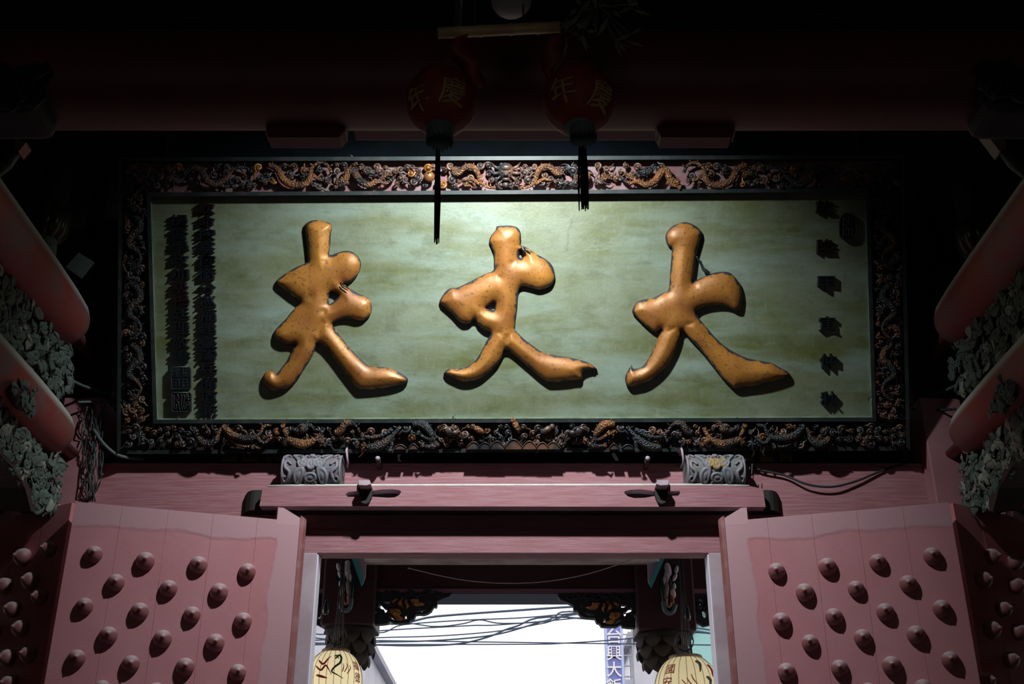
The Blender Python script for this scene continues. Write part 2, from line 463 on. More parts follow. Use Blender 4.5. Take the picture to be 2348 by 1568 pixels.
# --- door wall: posts, head beam, lintel, jambs, boards behind the plaque
slab('trim_1', (-1.82, YW, 3.04), (1.82, YW + 0.16, 3.344), PINKW)                       # head beam
slab('trim_2', (-0.90, YW - 0.012, 2.938), (0.90, YW + 0.075, 3.045), PINKW, 0.004)      # lintel
JL, JR = -0.822, 0.83
slab('trim_3', (JL - 0.075, YW - 0.015, 0.0), (JL, YW + 0.075, 2.94), LAVEN, 0.004)      # jambs
slab('trim_4', (JR, YW - 0.015, 0.0), (JR + 0.075, YW + 0.075, 2.94), LAVEN, 0.004)
RV = M('daylit_reveal_paint', (0.72, 0.69, 0.80), 0.5)  # daylight on the jamb reveals, painted as pale strips
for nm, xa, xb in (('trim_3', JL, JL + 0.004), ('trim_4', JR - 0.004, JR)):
    MB().box((xa, YW - 0.006, 0.0), (xb, YW + 0.075, 2.936)).build('daylit_strip', RV, bpy.data.objects[nm])
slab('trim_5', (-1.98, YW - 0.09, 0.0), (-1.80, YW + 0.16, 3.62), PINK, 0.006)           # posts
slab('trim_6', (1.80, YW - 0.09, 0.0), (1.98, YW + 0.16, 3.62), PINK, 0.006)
slab('trim_9', (-1.98, YW - 0.03, 3.62), (-1.80, YW + 0.16, 5.99), BLACKWOOD, 0.006)  # upper posts painted black for the shade that hides them
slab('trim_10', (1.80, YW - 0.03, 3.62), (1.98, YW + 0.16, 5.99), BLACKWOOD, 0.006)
slab('wall_door_left', (-1.82, YW + 0.02, 0.0), (JL - 0.07, YW + 0.12, 3.05), PINK)
slab('wall_door_right', (JR + 0.07, YW + 0.02, 0.0), (1.82, YW + 0.12, 3.05), PINK)
YB = 4.97
m = MB()
hl = [(-1.79, 3.64), (-1.63, 3.64), (-1.63, 3.88), (-1.79, 3.88)]
hr = [(1.63, 3.65), (1.79, 3.65), (1.79, 3.90), (1.63, 3.90)]
m.prism([(-1.84, 3.20), (1.84, 3.20), (1.84, 6.0), (-1.84, 6.0)], lambda u, v, w: (u, YB + w, v), 0.04, [hl, hr])
wb = tag(m.build('wall_back', BLUEHAZE), kind='structure')
for sgn, nm in ((-1, 'left'), (1, 'right')):
    x0, x1 = sorted((sgn * 1.97, sgn * 4.3))
    slab('wall_back_' + nm, (x0, YW + 0.08, 3.3), (x1, YW + 0.2, 6.0), DARKWALL)
    m = MB().box((x0, YW + 0.07, 2.9), (x1, YW + 0.2, 3.3))
    tag(m.build('trim_7' if sgn < 0 else 'trim_8', PINKLIT), kind='structure')
    xa, xb = sorted((sgn * 2.9, sgn * 4.3))
    slab('wall_side_' + nm, (xa, YW + .08, 0), (xb, YW + 0.2, 2.9), PINK)

# --- door leaves with studs
ZT = 3.041
def leaf(name, H, O, ztop, nside, bosses, pivot, border=True, mat=PINK):
    """H hinge, O outer end (x, y); nside +1/-1 side that faces the hall"""
    H = Vector((*H, 0)); O = Vector((*O, 0)); w = (O - H).length; e = (O - H) / w
    n = Vector((0, 0, 1)).cross(e) * nside
    root = empty(name, (H.x, H.y, 0), (0, 0, math.atan2(e.y, e.x)))
    tag(root, kind='structure')
    th = 0.055 * nside                                   # leaf thickness; hall face lies at local y = 0
    npl = max(2, round(w / 0.18)); gap = 0.0005
    rr = random.Random(name)
    for i in range(npl):
        a = 0.009 + (w - 0.009) * i / npl; b = 0.009 + (w - 0.009) * (i + 1) / npl
        lo = (a + gap / 2, min(0, -th) + 0, 0.06); hi = (b - gap / 2, max(0, -th), ztop)
        dy = rr.uniform(-0.0005, 0.0005)
        MB().box((lo[0], lo[1] + dy, lo[2]), (hi[0], hi[1] + dy, hi[2]), 0, 0.0006).build('plank', door_paint() if border else mat, root)
    # pivot stile with rounded edge and sloping pivot head
    prof = []
    for k in range(7):
        t = math.pi * k / 6
        prof.append((0.012 - 0.03 * math.sin(t), -th / 2 + (th / 2 + 0.004 * nside) * math.cos(t)))
    m = MB(); k = len(prof)
    pz = [ztop + pivot[0] + (pivot[1] - pivot[0]) * min(max((p[0] + 0.018) / 0.10, 0), 1) for p in prof]
    vs = [(p[0], p[1], 0.06) for p in prof] + [(p[0], p[1], z) for p, z in zip(prof, pz)]
    m.add(vs, [(i, i + 1, k + i + 1, k + i) for i in range(k - 1)] + [tuple(range(k))[::-1], tuple(range(k, 2 * k))], 0, False)
    m.build('rounded_stile', REDEDGE, root)
    m = MB()
    m.prism([(0.008, ztop - 0.02), (0.108, ztop - 0.02), (0.108, ztop + pivot[1]), (0.085, ztop + pivot[1]), (0.008, ztop + pivot[0])],
            lambda u, v, q: (u, q * -nside, v), 0.055)
    m.build('pivot_head', BORDER, root)
    prof = [(0.040, 0.0), (0.041, 0.010), (0.0395, 0.022), (0.034, 0.036), (0.025, 0.048), (0.014, 0.055), (0.0095, 0.058), (0.007, 0.066), (0.002, 0.069)]
    me = BOSS.get('m')
    if me is None:
        mb = MB(); mb.lathe(prof, 18); BOSS['m'] = me = mb.mesh('door_boss', BOSSM)
    for (px, py) in bosses:
        P = on_plane(px, py, H + n * 0.028, n)
        s = (P - H).dot(e); z = P.z
        if z < 0.1: continue
        f = rr.uniform(0.80, 0.90)
        o = link('door_boss', me, root, (s, 0.0, z), (R(-90) * nside + rr.uniform(-.05, .05), rr.uniform(-.05, .05), 0), (f, f, f))
    return root
BOSS = {}
def door_paint():
    """red leaf whose paint has worn to mauve in a band along the top and the pivot side"""
    if 'door_paint' in MATS: return MATS['door_paint']
    m = M('door_paint', (0.385, 0.132, 0.152), 0.6, col2=(0.43, 0.185, 0.212), scale=2.2, lo=0.3, hi=0.75, speck=(150, (0.31, 0.10, 0.115), 0.55, 0.8), spec=0.35)
    nt = m.node_tree; N = nt.nodes; L = nt.links; b = N['Principled BSDF']
    src = b.inputs['Base Color'].links[0].from_socket
    tc = N.new('ShaderNodeTexCoord'); sx = N.new('ShaderNodeSeparateXYZ'); L.new(tc.outputs['Object'], sx.inputs[0])
    nz = N.new('ShaderNodeTexNoise'); nz.inputs['Scale'].default_value = 4.5; nz.inputs['Detail'].default_value = 4; L.new(tc.outputs['Object'], nz.inputs['Vector'])
    def ma(op, a, c):
        x = N.new('ShaderNodeMath'); x.operation = op
        for v, i in ((a, 0), (c, 1)):
            if isinstance(v, float): x.inputs[i].default_value = v
            else: L.new(v, x.inputs[i])
        return x.outputs[0]
    off = ma('MULTIPLY', ma('SUBTRACT', nz.outputs['Fac'], 0.5), 0.09)
    def rng(v, a, c):
        r = N.new('ShaderNodeMapRange'); r.interpolation_type = 'SMOOTHSTEP'; r.inputs['From Min'].default_value = a; r.inputs['From Max'].default_value = c; L.new(v, r.inputs['Value']); return r.outputs[0]
    top = rng(ma('ADD', sx.outputs['Z'], off), ZT - 0.105, ZT - 0.088)
    hin = rng(ma('ADD', ma('MULTIPLY', sx.outputs['X'], -1.0), off), -0.125, -0.108)
    mask = ma('MAXIMUM', top, hin)
    mx = N.new('ShaderNodeMix'); mx.data_type = 'RGBA'; L.new(ma('MULTIPLY', mask, 0.85), mx.inputs['Factor']); L.new(src, mx.inputs[6]); mx.inputs[7].default_value = (0.39, 0.21, 0.245, 1); L.new(mx.outputs[2], b.inputs['Base Color'])
    bn = N.new('ShaderNodeBump'); bn.inputs['Strength'].default_value = 0.5; bn.inputs['Distance'].default_value = 0.004
    n2 = N.new('ShaderNodeTexNoise'); n2.inputs['Scale'].default_value = 40; L.new(tc.outputs['Object'], n2.inputs['Vector'])
    L.new(ma('ADD', ma('MULTIPLY', n2.outputs['Fac'], 0.25), mask), bn.inputs['Height']); L.new(bn.outputs['Normal'], b.inputs['Normal'])
    return m
BOSSM = M('studs_red_paint', (0.27, 0.095, 0.105), 0.55, col2=(0.20, 0.062, 0.068), scale=20, dust=((0.46, 0.35, 0.37), 0.95, 0.2, 0.8), bump=(60, 0.3, 0.002))
HL, OL = (-0.872, 4.665), (-1.732, 4.400)
HR, OR = (0.875, 4.665), (1.737, 4.408)
bl = [(215, 1268), (333, 1284), (455, 1293), (568, 1308), (265, 1333), (387, 1347), (503, 1355), (193, 1388), (320, 1400), (441, 1407),
      (558, 1422), (248, 1455), (373, 1463), (494, 1472), (175, 1507), (300, 1520), (425, 1527), (546, 1540), (233, 1578), (357, 1583), (485, 1590),
      (157, 1628), (282, 1640), (410, 1650), (535, 1660)]
br = [(1780, 1307), (1897, 1297), (2013, 1287), (2138, 1272), (1845, 1356), (1963, 1348), (2083, 1336), (1791, 1423), (1912, 1412), (2030, 1401),
      (2160, 1393), (1857, 1472), (1978, 1460), (2101, 1453), (1803, 1539), (1925, 1530), (2045, 1524), (2180, 1511), (1868, 1592), (1992, 1583),
      (2118, 1577), (1815, 1660), (1938, 1650), (2060, 1640), (2198, 1628)]
leaf('door_1', HL, OL, ZT, 1, bl, (0.012, 0.052))
leaf('door_2', HR, OR, ZT, -1, br, (0.012, 0.052))
sl = [(105, 1257), (63, 1330), (84, 1367), (58, 1499), (45, 1275), (3, 1342), (22, 1395), (40, 1439), (10, 1507), (15, 1566), (-40, 1290), (-25, 1450)]
sr = [(2283, 1274), (2262, 1327), (2308, 1395), (2281, 1442), (2335, 1287), (2338, 1340), (2345, 1447), (2326, 1512), (2268, 1560), (2395, 1290), (2385, 1400)]
leaf('door_3', (-2.20, 4.742), (-1.785, 4.499), ZT + 0.029, -1, sl, (0.008, 0.03), False, PINKLIT)
leaf('door_4', (2.20, 4.742), (1.79, 4.503), ZT + 0.029, 1, sr, (0.008, 0.03), False, PINKLIT)

# ================================================================== DOOR RAIL, PEGS, PLAQUE SUPPORTS
Z0, Z1 = 3.109, 3.201
rail = empty('door_rail', (0, YW, Z0))
def rl(p): return (p[0], p[1] - YW, p[2] - Z0)
m = MB()
plan = [(-1.155, YW), (-1.135, 4.745), (-1.115, 4.725), (-1.10, 4.72), (1.10, 4.72), (1.115, 4.725), (1.135, 4.745), (1.155, YW)]
m.prism(plan, lambda u, v, w: rl((u, v, Z0 + w)), Z1 - Z0 - 0.003)
m.build('rail_body', BLACKWOOD, rail)  # black for the dark rail ends and the shade inside the slots
slotL = [(792, 1133), (798, 1128), (815, 1126), (830, 1126), (855, 1125), (880, 1122), (900, 1121.5), (917, 1124), (920, 1128), (915, 1135),
         (905, 1140), (890, 1141), (860, 1139), (845, 1138), (815, 1139), (797, 1139)]
slotR = [(1432, 1126), (1445, 1123), (1470, 1122), (1500, 1126), (1530, 1126), (1558, 1125), (1560, 1131), (1555, 1136), (1530, 1137),
         (1500, 1137), (1480, 1141), (1455, 1142), (1440, 1138), (1432, 1131)]
def toXZ(lp, Y): return [(atY(x, y, Y).x, atY(x, y, Y).z) for x, y in lp]
xl, xr = -1.061, 1.065
face = [(xl, Z0), (xr, Z0 - 0.004), (xr - 0.004, Z1 - 0.016), (xr - 0.06, Z1 - 0.004), (xr - 0.2, Z1 + 0.002), (0.3, Z1), (-0.9, Z1 - 0.002), (xl + 0.03, Z1 - 0.004), (xl + 0.006, Z1 - 0.02)]
m = MB(); m.prism(face, lambda u, v, w: rl((u, YR + w, v)), 0.058, [toXZ(slotL, YR), toXZ(slotR, YR)], 0, 1)
m.build('rail_face', [PINKW, LAVEN], rail)
m = MB(); m.tube([rl((xl + 0.03, YR + 0.004, Z1 - 0.004)), rl((-0.9, YR + 0.004, Z1 - 0.001)), rl((0.3, YR + 0.004, Z1 + 0.001)), rl((xr - 0.2, YR + 0.004, Z1 + 0.002)), rl((xr - 0.06, YR + 0.004, Z1 - 0.004))], 0.006, 6)
m.build('lit_edge_line', LITEDGE, rail)  # pale bead painting the light along the rail's top edge
tag(rail, 'long pink-painted door rail with curled ends under the plaque', 'door rail')
def peg(c, mir, label):
    o = empty('rail_peg', atY(c, 1128, YR))
    b = o.location
    out = [(-16, 1101), (10, 1101), (12, 1113), (17, 1126), (13, 1140), (8, 1151), (1, 1155), (-9, 1152), (-12, 1140), (-16, 1124)]
    ol = []
    for x, y in out:
        P = atY(c + x * mir, y, YR - 0.022); ol.append((P.x - b.x, P.z - b.z))
    MB().prism(ol, lambda u, v, w: (u, -0.022 + w, v), 0.024).build('peg_body', BLACKWOOD, o)  # body blackened for the shadow under its head
    hd = [(-16, 1101), (10, 1101), (12, 1110), (2, 1113), (-15, 1112)]
    ol = []
    for x, y in hd:
        P = atY(c + x * mir, y, YR - 0.080); ol.append((P.x - b.x, P.z - b.z))
    MB().prism(ol, lambda u, v, w: (u, -0.080 + w, v + 0.001), 0.082).build('peg_head', LAVEN, o)
    tag(o, label, 'peg')
peg(838, 1, 'wooden peg on the pink rail below the lotus support with grey petals')
peg(1517, -1, 'wooden peg on the pink rail below the lotus support with an ochre-stained flower')

def spiral(cx, cy, r0, r1, a0, turns, n=16):
    return [(cx + (r0 + (r1 - r0) * i / n) * math.cos(a0 + turns * 2 * math.pi * i / n),
             cy + (r0 + (r1 - r0) * i / n) * math.sin(a0 + turns * 2 * math.pi * i / n)) for i in range(n + 1)]
def pad(place, lobes, h=0.013, n=24):
    """domed pad on a curved face; place(x, y) maps the unit disc to the face"""
    vs = []; fs = []; rings = ((1.0, -0.3), (0.99, 0.55), (0.86, 0.92), (0.6, 1.0), (0.52, 0.72), (0.3, 0.95), (0.0, 1.05))
    for r, hh in rings[:-1]:
        for k in range(n):
            t = 2 * math.pi * k / n; rr = r * (1 + 0.10 * math.cos(lobes * t))
            P = Vector(place(rr * math.cos(t), rr * math.sin(t))); nrm = Vector((0, P.y, (P.z - 0.077) * 2.2)).normalized()
            vs.append(P + nrm * h * hh)
    P = Vector(place(0, 0)); vs.append(P + Vector((0, P.y, (P.z - 0.077) * 2.2)).normalized() * h * 1.05)
    for i in range(len(rings) - 2):
        for k in range(n): fs.append((i * n + k, i * n + (k + 1) % n, (i + 1) * n + (k + 1) % n, (i + 1) * n + k))
    i = (len(rings) - 2) * n
    fs += [(i + k, i + (k + 1) % n, len(vs) - 1) for k in range(n)]
    return vs, fs
def support(px0, px1, mats, label, ochre):
    """half-round carved block with a lotus and scrolls in relief; u 0..170, v 0..95 are its own face coordinates"""
    xa, xb = atY(px0, 1070, 4.64).x, atY(px1, 1070, 4.64).x
    root = empty('plaque_support', ((xa + xb) / 2, YW, Z1 - 0.006)); W = xb - xa; Hh = 0.154
    def f(u, v, h=0.0):
        """v 0 top .. 1 bottom along a rounded front; h out of the surface"""
        a = R(62) - R(128) * v
        ry, rz = 0.150 + h, 0.076 + h
        return Vector(((u - 0.5) * W, -ry * (0.22 + 0.78 * max(math.cos(a), 0) ** 0.8), Hh / 2 + rz * math.sin(a) * 1.02))
    m = MB(); n = 12
    for u0, u1 in ((0.0, 1.0),):
        vs = [f(u0, i / n) for i in range(n + 1)] + [f(u1, i / n) for i in range(n + 1)]
        vs += [(-W / 2, 0, Hh), (W / 2, 0, Hh), (-W / 2, 0, 0.004), (W / 2, 0, 0.004)]
        k = n + 1
        fs = [(i, i + 1, k + i + 1, k + i) for i in range(n)]
        fs += [tuple([2 * k] + list(range(k)) + [2 * k + 2]), tuple([2 * k + 1] + [k + i for i in range(k)] + [2 * k + 3])]
        fs += [(0, k, 2 * k + 1, 2 * k), (n, k + n, 2 * k + 3, 2 * k + 2)]
        m.add(vs, fs, 0, False)
    m.build('support_body', mats[0], root)
    for u in (0.012, 0.988):
        m = MB(); m.tube([f(u, i / 12, 0.0) for i in range(13)], 0.006, 6); m.build('end_rim', mats[1], root)
    # scrolls (u to 1, v to 1, mirrored)
    for sgn in (1, -1):
        g = lambda u: 0.5 + sgn * u
        for path, r in (
            ([(0.33, 0.42), (0.40, 0.33), (0.44, 0.38), (0.43, 0.5), (0.36, 0.6), (0.38, 0.74), (0.43, 0.83), (0.47, 0.78), (0.455, 0.70), (0.42, 0.72)], 0.0075),
            ([(0.17, 0.42), (0.27, 0.20), (0.33, 0.08), (0.27, 0.03), (0.19, 0.06), (0.15, 0.14), (0.20, 0.17)], 0.0065),
            ([(0.05, 0.18), (0.08, 0.08), (0.13, 0.12), (0.10, 0.24)], 0.005),
            ([(0.36, 0.14), (0.42, 0.05), (0.46, 0.12), (0.45, 0.22)], 0.006)):
            pp = smooth_loop(path, 0.02, False)
            k = len(pp)
            m = MB(); m.tube([f(g(u), v, 0.003) for u, v in pp], [1.15 * r * (1.0 - 0.45 * abs(2 * i / k - 0.8)) for i in range(k)], 6)
            m.build('scroll', mats[1], root)
        # side petals and leaf pads
        for (u, v, a, l, w, mm) in ((0.10, 0.36, 0.5, 0.20, 0.085, 2), (0.17, 0.40, 0.95, 0.17, 0.07, 1), (0.20, 0.68, 1.2, 0.20, 0.17, 1), (0.06, 0.86, 1.3, 0.10, 0.06, 1)):
            m = MB(); m.add(*pad(lambda x, y: f(g(u + (x * l / 2 * math.sin(a) + y * w * math.cos(a)) * .9), v + (-x * l / 2 * math.cos(a) + y * w * math.sin(a)) * 1.5, 0), 3), 0, True)
            m.build('petal', mats[mm], root)
    for (u, v, l, w, mm, nm) in ((0.5, 0.40, 0.30, 0.095, 2, 'lotus_bloom'), (0.5, 0.72, 0.22, 0.14, 1, 'petal'), (0.5, 0.12, 0.12, 0.06, 1, 'petal')):
        m = MB(); m.add(*pad(lambda x, y: f(u + w * y, v - l / 2 * x, 0), 2), 0, True); m.build(nm, mats[mm], root)
    tag(root, label, 'bracket')
OCHRE = M('ochre_stain', (0.30, 0.17, 0.05), 0.6, col2=(0.2, 0.16, 0.12), scale=30)
MAUVE = M('mauve_relief', (0.21, 0.175, 0.205), 0.6, col2=(0.145, 0.155, 0.175), scale=18)
support(645, 780, [STONEC, MAUVE, MAUVE], 'carved half-round lotus support with a grey bloom under the plaque', False)
support(1577, 1709, [STONEO, MAUVE, OCHRE], 'carved half-round lotus support with an ochre-stained bloom under the plaque', True)
# ================================================================== THE PLAQUE
BASEY = 1038.0
plq = empty('name_plaque', atD(CX, BASEY, PD), (PITCH, 0, 0))
tag(plq, 'huge green plaque with three gilded characters in a carved dragon frame', 'plaque')
def q(px, py, y=0.0):
    """photo pixel to plaque coordinates at depth y behind the panel face (negative = towards the hall)"""
    d = PD + y
    return Vector(((px - CX) * d / F, y, ((CY - py) * d - (CY - BASEY) * PD) / F))
FI = [(345, 450), (1985, 440), (2000, 957), (360, 962)]        # field corners, clockwise from top left
FO = [(272, 361), (2073, 355), (2087, 1033), (268, 1041)]      # frame corners
def grid_quad(c, y, n=24, mm=8):
    tl, tr, br_, bl_ = [Vector((*p, 0)) for p in c]; vs = []; fs = []
    for j in range(mm + 1):
        for i in range(n + 1):
            a, b = i / n, j / mm
            p = (tl * (1 - a) + tr * a) * (1 - b) + (bl_ * (1 - a) + br_ * a) * b
            vs.append(q(p.x, p.y, y))
    for j in range(mm):
        for i in range(n):
            k = j * (n + 1) + i; fs.append((k, k + n + 1, k + n + 2, k + 1))
    return vs, fs
def bar(c0, c1, w0, w1, ya, yb):
    """solid bar between two quads edges; c0, c1, w1, w0 corners in pixels"""
    P = [c0, c1, w1, w0]
    vs = [q(x, y, ya) for x, y in P] + [q(x, y, yb) for x, y in P]
    return vs, [(0, 1, 2, 3), (4, 7, 6, 5), (0, 4, 5, 1), (1, 5, 6, 2), (2, 6, 7, 3), (3, 7, 4, 0)]
m = MB(); big = [(p[0] + (-4 if p[0] < 1000 else 4), p[1] + (-4 if p[1] < 700 else 4)) for p in FI]
v, f_ = grid_quad(big, 0.0); m.add(v, f_)
vs = [q(x, y, 0.0) for x, y in big] + [q(x, y, 0.03) for x, y in big]
m.add(vs, [(0, 4, 5, 1), (1, 5, 6, 2), (2, 6, 7, 3), (3, 7, 4, 0), (4, 7, 6, 5)])
m.build('green_field', FIELD, plq)
vs = [q(x, y, 0.031) for x, y in FO] + [q(x, y, 0.06) for x, y in FO]
MB().add(vs, [(0, 1, 2, 3), (4, 7, 6, 5), (0, 4, 5, 1), (1, 5, 6, 2), (2, 6, 7, 3), (3, 7, 4, 0)]).build('backing_board', BLACKWOOD, plq)
def lerp(a, b, t): return (a[0] + (b[0] - a[0]) * t, a[1] + (b[1] - a[1]) * t)
def shrink(c, d):
    (a, b, e, g) = c
    return [(a[0] + d, a[1] + d), (b[0] - d, b[1] + d), (e[0] - d, e[1] - d), (g[0] + d, g[1] - d)]
FO2 = shrink(FO, 9); FM = shrink(FI, -9); FL = shrink(FI, 3)
frames = {}
for i, nm in enumerate(('top', 'side', 'bottom', 'side')):
    j = (i + 1) % 4
    root = MB(); v, f_ = bar(FO[i], FO[j], FO2[i], FO2[j], -0.02 if i == 2 else -0.05, 0.035); root.add(v, f_)
    fr = root.build('outer_moulding', MOULD, plq)
    m = MB(); v, f_ = bar(FM[i], FM[j], FI[i], FI[j], -0.045, 0.02); m.add(v, f_); m.build('inner_moulding', MOULD, plq)
    m = MB(); v, f_ = bar(FI[i], FI[j], FL[i], FL[j], -0.012, 0.012); m.add(v, f_); m.build('inner_lip', LIP, plq)
    m = MB(); v, f_ = bar(FO2[i], FO2[j], FM[i], FM[j], -0.004, 0.03); m.add(v, f_)
    frames[i] = m.build('carved_border', REDBACK if i == 0 else (BLACKWOOD if i == 2 else BLACKWOOD), plq)

# --- three big gilded characters: outline on the board, domed strokes
def big_char(outline, holes, creases, off, H=0.036, base=0.016, Rr=38.0):
    sc = 1 / 3.1356
    tp = lambda L_: [(off[0] + x * sc, off[1] + y * sc) for x, y in L_]
    ol = smooth_loop(tp(outline), 3.2); hs = [smooth_loop(tp(h), 3.0) for h in holes]
    segs = []
    for lp in [ol] + hs: segs += [(lp[i], lp[(i + 1) % len(lp)]) for i in range(len(lp))]
    xs = [p[0] for p in ol]; ys = [p[1] for p in ol]
    g = np.array([(x + (0.9 if (j % 2) else -0.9), y) for j, y in enumerate(np.arange(min(ys), max(ys), 3.2)) for x in np.arange(min(xs), max(xs), 3.6)])
    ok = inside(g, ol)
    for h in hs: ok &= ~inside(g, h)
    g = g[ok]; d = seg_dist(g, segs); g = g[d > 1.3]; d = d[d > 1.3]
    # a ring of points just inside the edge
    P, T = cdt(ol, hs, [tuple(p) for p in g])
    Pn = np.array(P); d = seg_dist(Pn, segs)
    cd = np.full(len(Pn), 1e9)
    for c in creases:
        c = tp(c); cd = np.minimum(cd, seg_dist(Pn, [(c[i], c[i + 1]) for i in range(len(c) - 1)]))
    de = np.minimum(d, cd + 12.0)
    t = np.clip(de / Rr, 0, 1)
    h = base + H * (1 - (1 - t) ** 2.1) ** 0.62
    m = MB()
    m.add([q(x, y, -hh) for (x, y), hh in zip(P, h)], [tuple(f)[::-1] for f in T], 0, True)
    # vertical black-lacquered edge
    for lp in [ol] + hs:
        k = len(lp)
        m.add([q(x, y, -base) for x, y in lp] + [q(x, y, 0.002) for x, y in lp], [(i, (i + 1) % k, k + (i + 1) % k, k + i) for i in range(k)], 1, True)
    o = m.build('gilded_character', [GOLD, LACQ], plq)
    at = o.data.attributes.new('rim', 'FLOAT', 'POINT')
    vals = list(d) + [0.0] * (len(o.data.vertices) - len(d))
    at.data.foreach_set('value', vals[:len(o.data.vertices)])
    return o
FU = [(470,170),(510,145),(560,140),(610,150),(655,168),(662,195),(655,240),(650,320),(642,385),(660,390),(700,375),(745,362),(790,362),(830,380),(860,415),(872,455),(860,510),(830,555),(790,590),(745,602),(790,630),(850,665),(905,690),(940,720),(950,765),(940,815),(900,855),(850,862),(790,850),(730,855),(665,882),(670,900),(700,945),(760,1020),(830,1100),(900,1165),(940,1190),(1010,1195),(1080,1205),(1140,1230),(1195,1265),(1210,1290),(1190,1312),(1120,1335),(1030,1350),(930,1360),(860,1360),(825,1335),(780,1280),(720,1200),(660,1120),(600,1050),(556,1030),(530,1100),(480,1180),(430,1260),(370,1330),(320,1355),(260,1370),(210,1360),(175,1325),(165,1280),(180,1240),(215,1220),(245,1228),(262,1245),(300,1200),(350,1130),(385,1060),(392,1036),(330,1035),(280,1015),(250,980),(255,930),(290,890),(330,850),(370,800),(410,760),(430,738),(425,720),(380,690),(330,650),(280,610),(262,580),(290,550),(350,510),(410,475),(470,450),(490,430),(485,350),(475,260),(468,200)]
FUH = [[(645,668),(680,660),(706,682),(690,708),(652,742),(640,735)]]
FUC = [[(640,735),(605,795)], [(700,640),(770,668)], [(690,620),(745,604)], [(668,888),(600,880),(570,940),(556,1030)], [(430,738),(500,690)], [(642,388),(615,430)]]
ZH = [(530,185),(570,180),(640,180),(680,195),(700,225),(705,270),(698,318),(720,325),(760,345),(820,385),(880,420),(925,460),(945,510),(948,560),(925,605),(880,630),(830,640),(770,625),(715,615),(690,640),(682,680),(678,740),(668,820),(660,900),(658,922),(690,960),(740,1005),(800,1050),(860,1090),(940,1110),(1040,1125),(1130,1145),(1190,1165),(1235,1195),(1252,1216),(1190,1213),(1150,1240),(1142,1282),(1090,1290),(1020,1300),(940,1305),(890,1300),(830,1260),(760,1200),(690,1140),(630,1090),(597,1075),(575,1110),(540,1170),(480,1230),(420,1275),(350,1300),(280,1300),(215,1275),(165,1250),(150,1240),(185,1210),(250,1208),(320,1190),(375,1150),(420,1080),(455,1010),(485,952),(430,922),(388,885),(372,855),(340,880),(290,885),(250,860),(210,815),(160,770),(120,730),(135,690),(165,650),(200,628),(245,625),(300,600),(380,560),(450,525),(505,500),(510,440),(508,380),(490,330),(475,290),(490,250),(522,212)]
ZHH = [[(452,772),(512,735),(512,784),(480,780)], [(696,358),(726,398),(716,412),(693,406)]]
ZHC = [[(508,502),(548,548)], [(412,785),(380,855)], [(420,785),(480,782)], [(485,952),(545,950)], [(660,915),(610,985),(597,1075)], [(690,400),(650,440)], [(725,350),(790,400)]]
DA = [(400,235),(420,205),(450,180),(500,160),(545,155),(600,175),(640,205),(655,240),(642,300),(622,370),(612,440),(602,520),(592,588),(610,575),(660,550),(720,525),(780,512),(850,515),(890,545),(930,600),(945,660),(945,720),(930,780),(890,790),(840,765),(780,755),(710,760),(650,775),(617,800),(640,850),(690,910),(750,980),(820,1045),(900,1095),(980,1130),(1070,1150),(1150,1165),(1220,1200),(1280,1235),(1285,1260),(1230,1285),(1150,1310),(1060,1330),(970,1342),(900,1350),(870,1340),(810,1280),(730,1180),(650,1080),(580,1005),(540,960),(515,938),(505,985),(470,1080),(420,1170),(370,1230),(310,1280),(250,1315),(190,1330),(130,1335),(105,1295),(110,1250),(130,1210),(150,1178),(160,1205),(195,1205),(240,1180),(280,1120),(320,1040),(350,965),(366,928),(330,945),(290,930),(240,890),(190,840),(155,800),(165,765),(195,725),(240,710),(300,700),(360,670),(415,640),(425,560),(432,460),(440,370),(438,338),(415,328),(400,300),(394,262)]
DAC = [[(370,945),(510,910),(620,868)], [(592,590),(570,625)], [(415,640),(450,660)], [(440,335),(470,318)]]
c1 = big_char(FU, FUH, FUC, (550, 460)); c1['label'] = 'gilded domed character fu'
c2 = big_char(ZH, ZHH, ZHC, (970, 460)); c2['label'] = 'gilded domed character zhang'
c3 = big_char(DA, [], DAC, (1400, 460)); c3['label'] = 'gilded domed character da'
m = MB(); pp = smooth_loop([(1597, 588), (1606, 604), (1614, 618), (1627, 627)], 3, False)
m.tube([q(x, y, -0.022) for x, y in pp], [0.006, 0.0055, 0.005, 0.0045, 0.004, 0.004, 0.004, 0.004, 0.005, 0.006, 0.007, 0.008, 0.009, 0.01][:len(pp)] + [0.008] * max(0, len(pp) - 14), 6)
m.build('thread_stroke', LACQ, c3)
# brush dry-stroke slits
for (a, b, par) in (((772, 652), (795, 672), c1), ((778, 646), (800, 662), c1), ((1194, 566), (1206, 580), c2), ((1200, 566), (1216, 582), c2)):
    m = MB(); m.tube([q(*a, -0.036), q(*lerp(a, b, .5), -0.041), q(*b, -0.041)], [0.002, 0.004, 0.002], 5); m.build('dry_brush_slit', LACQ, par)

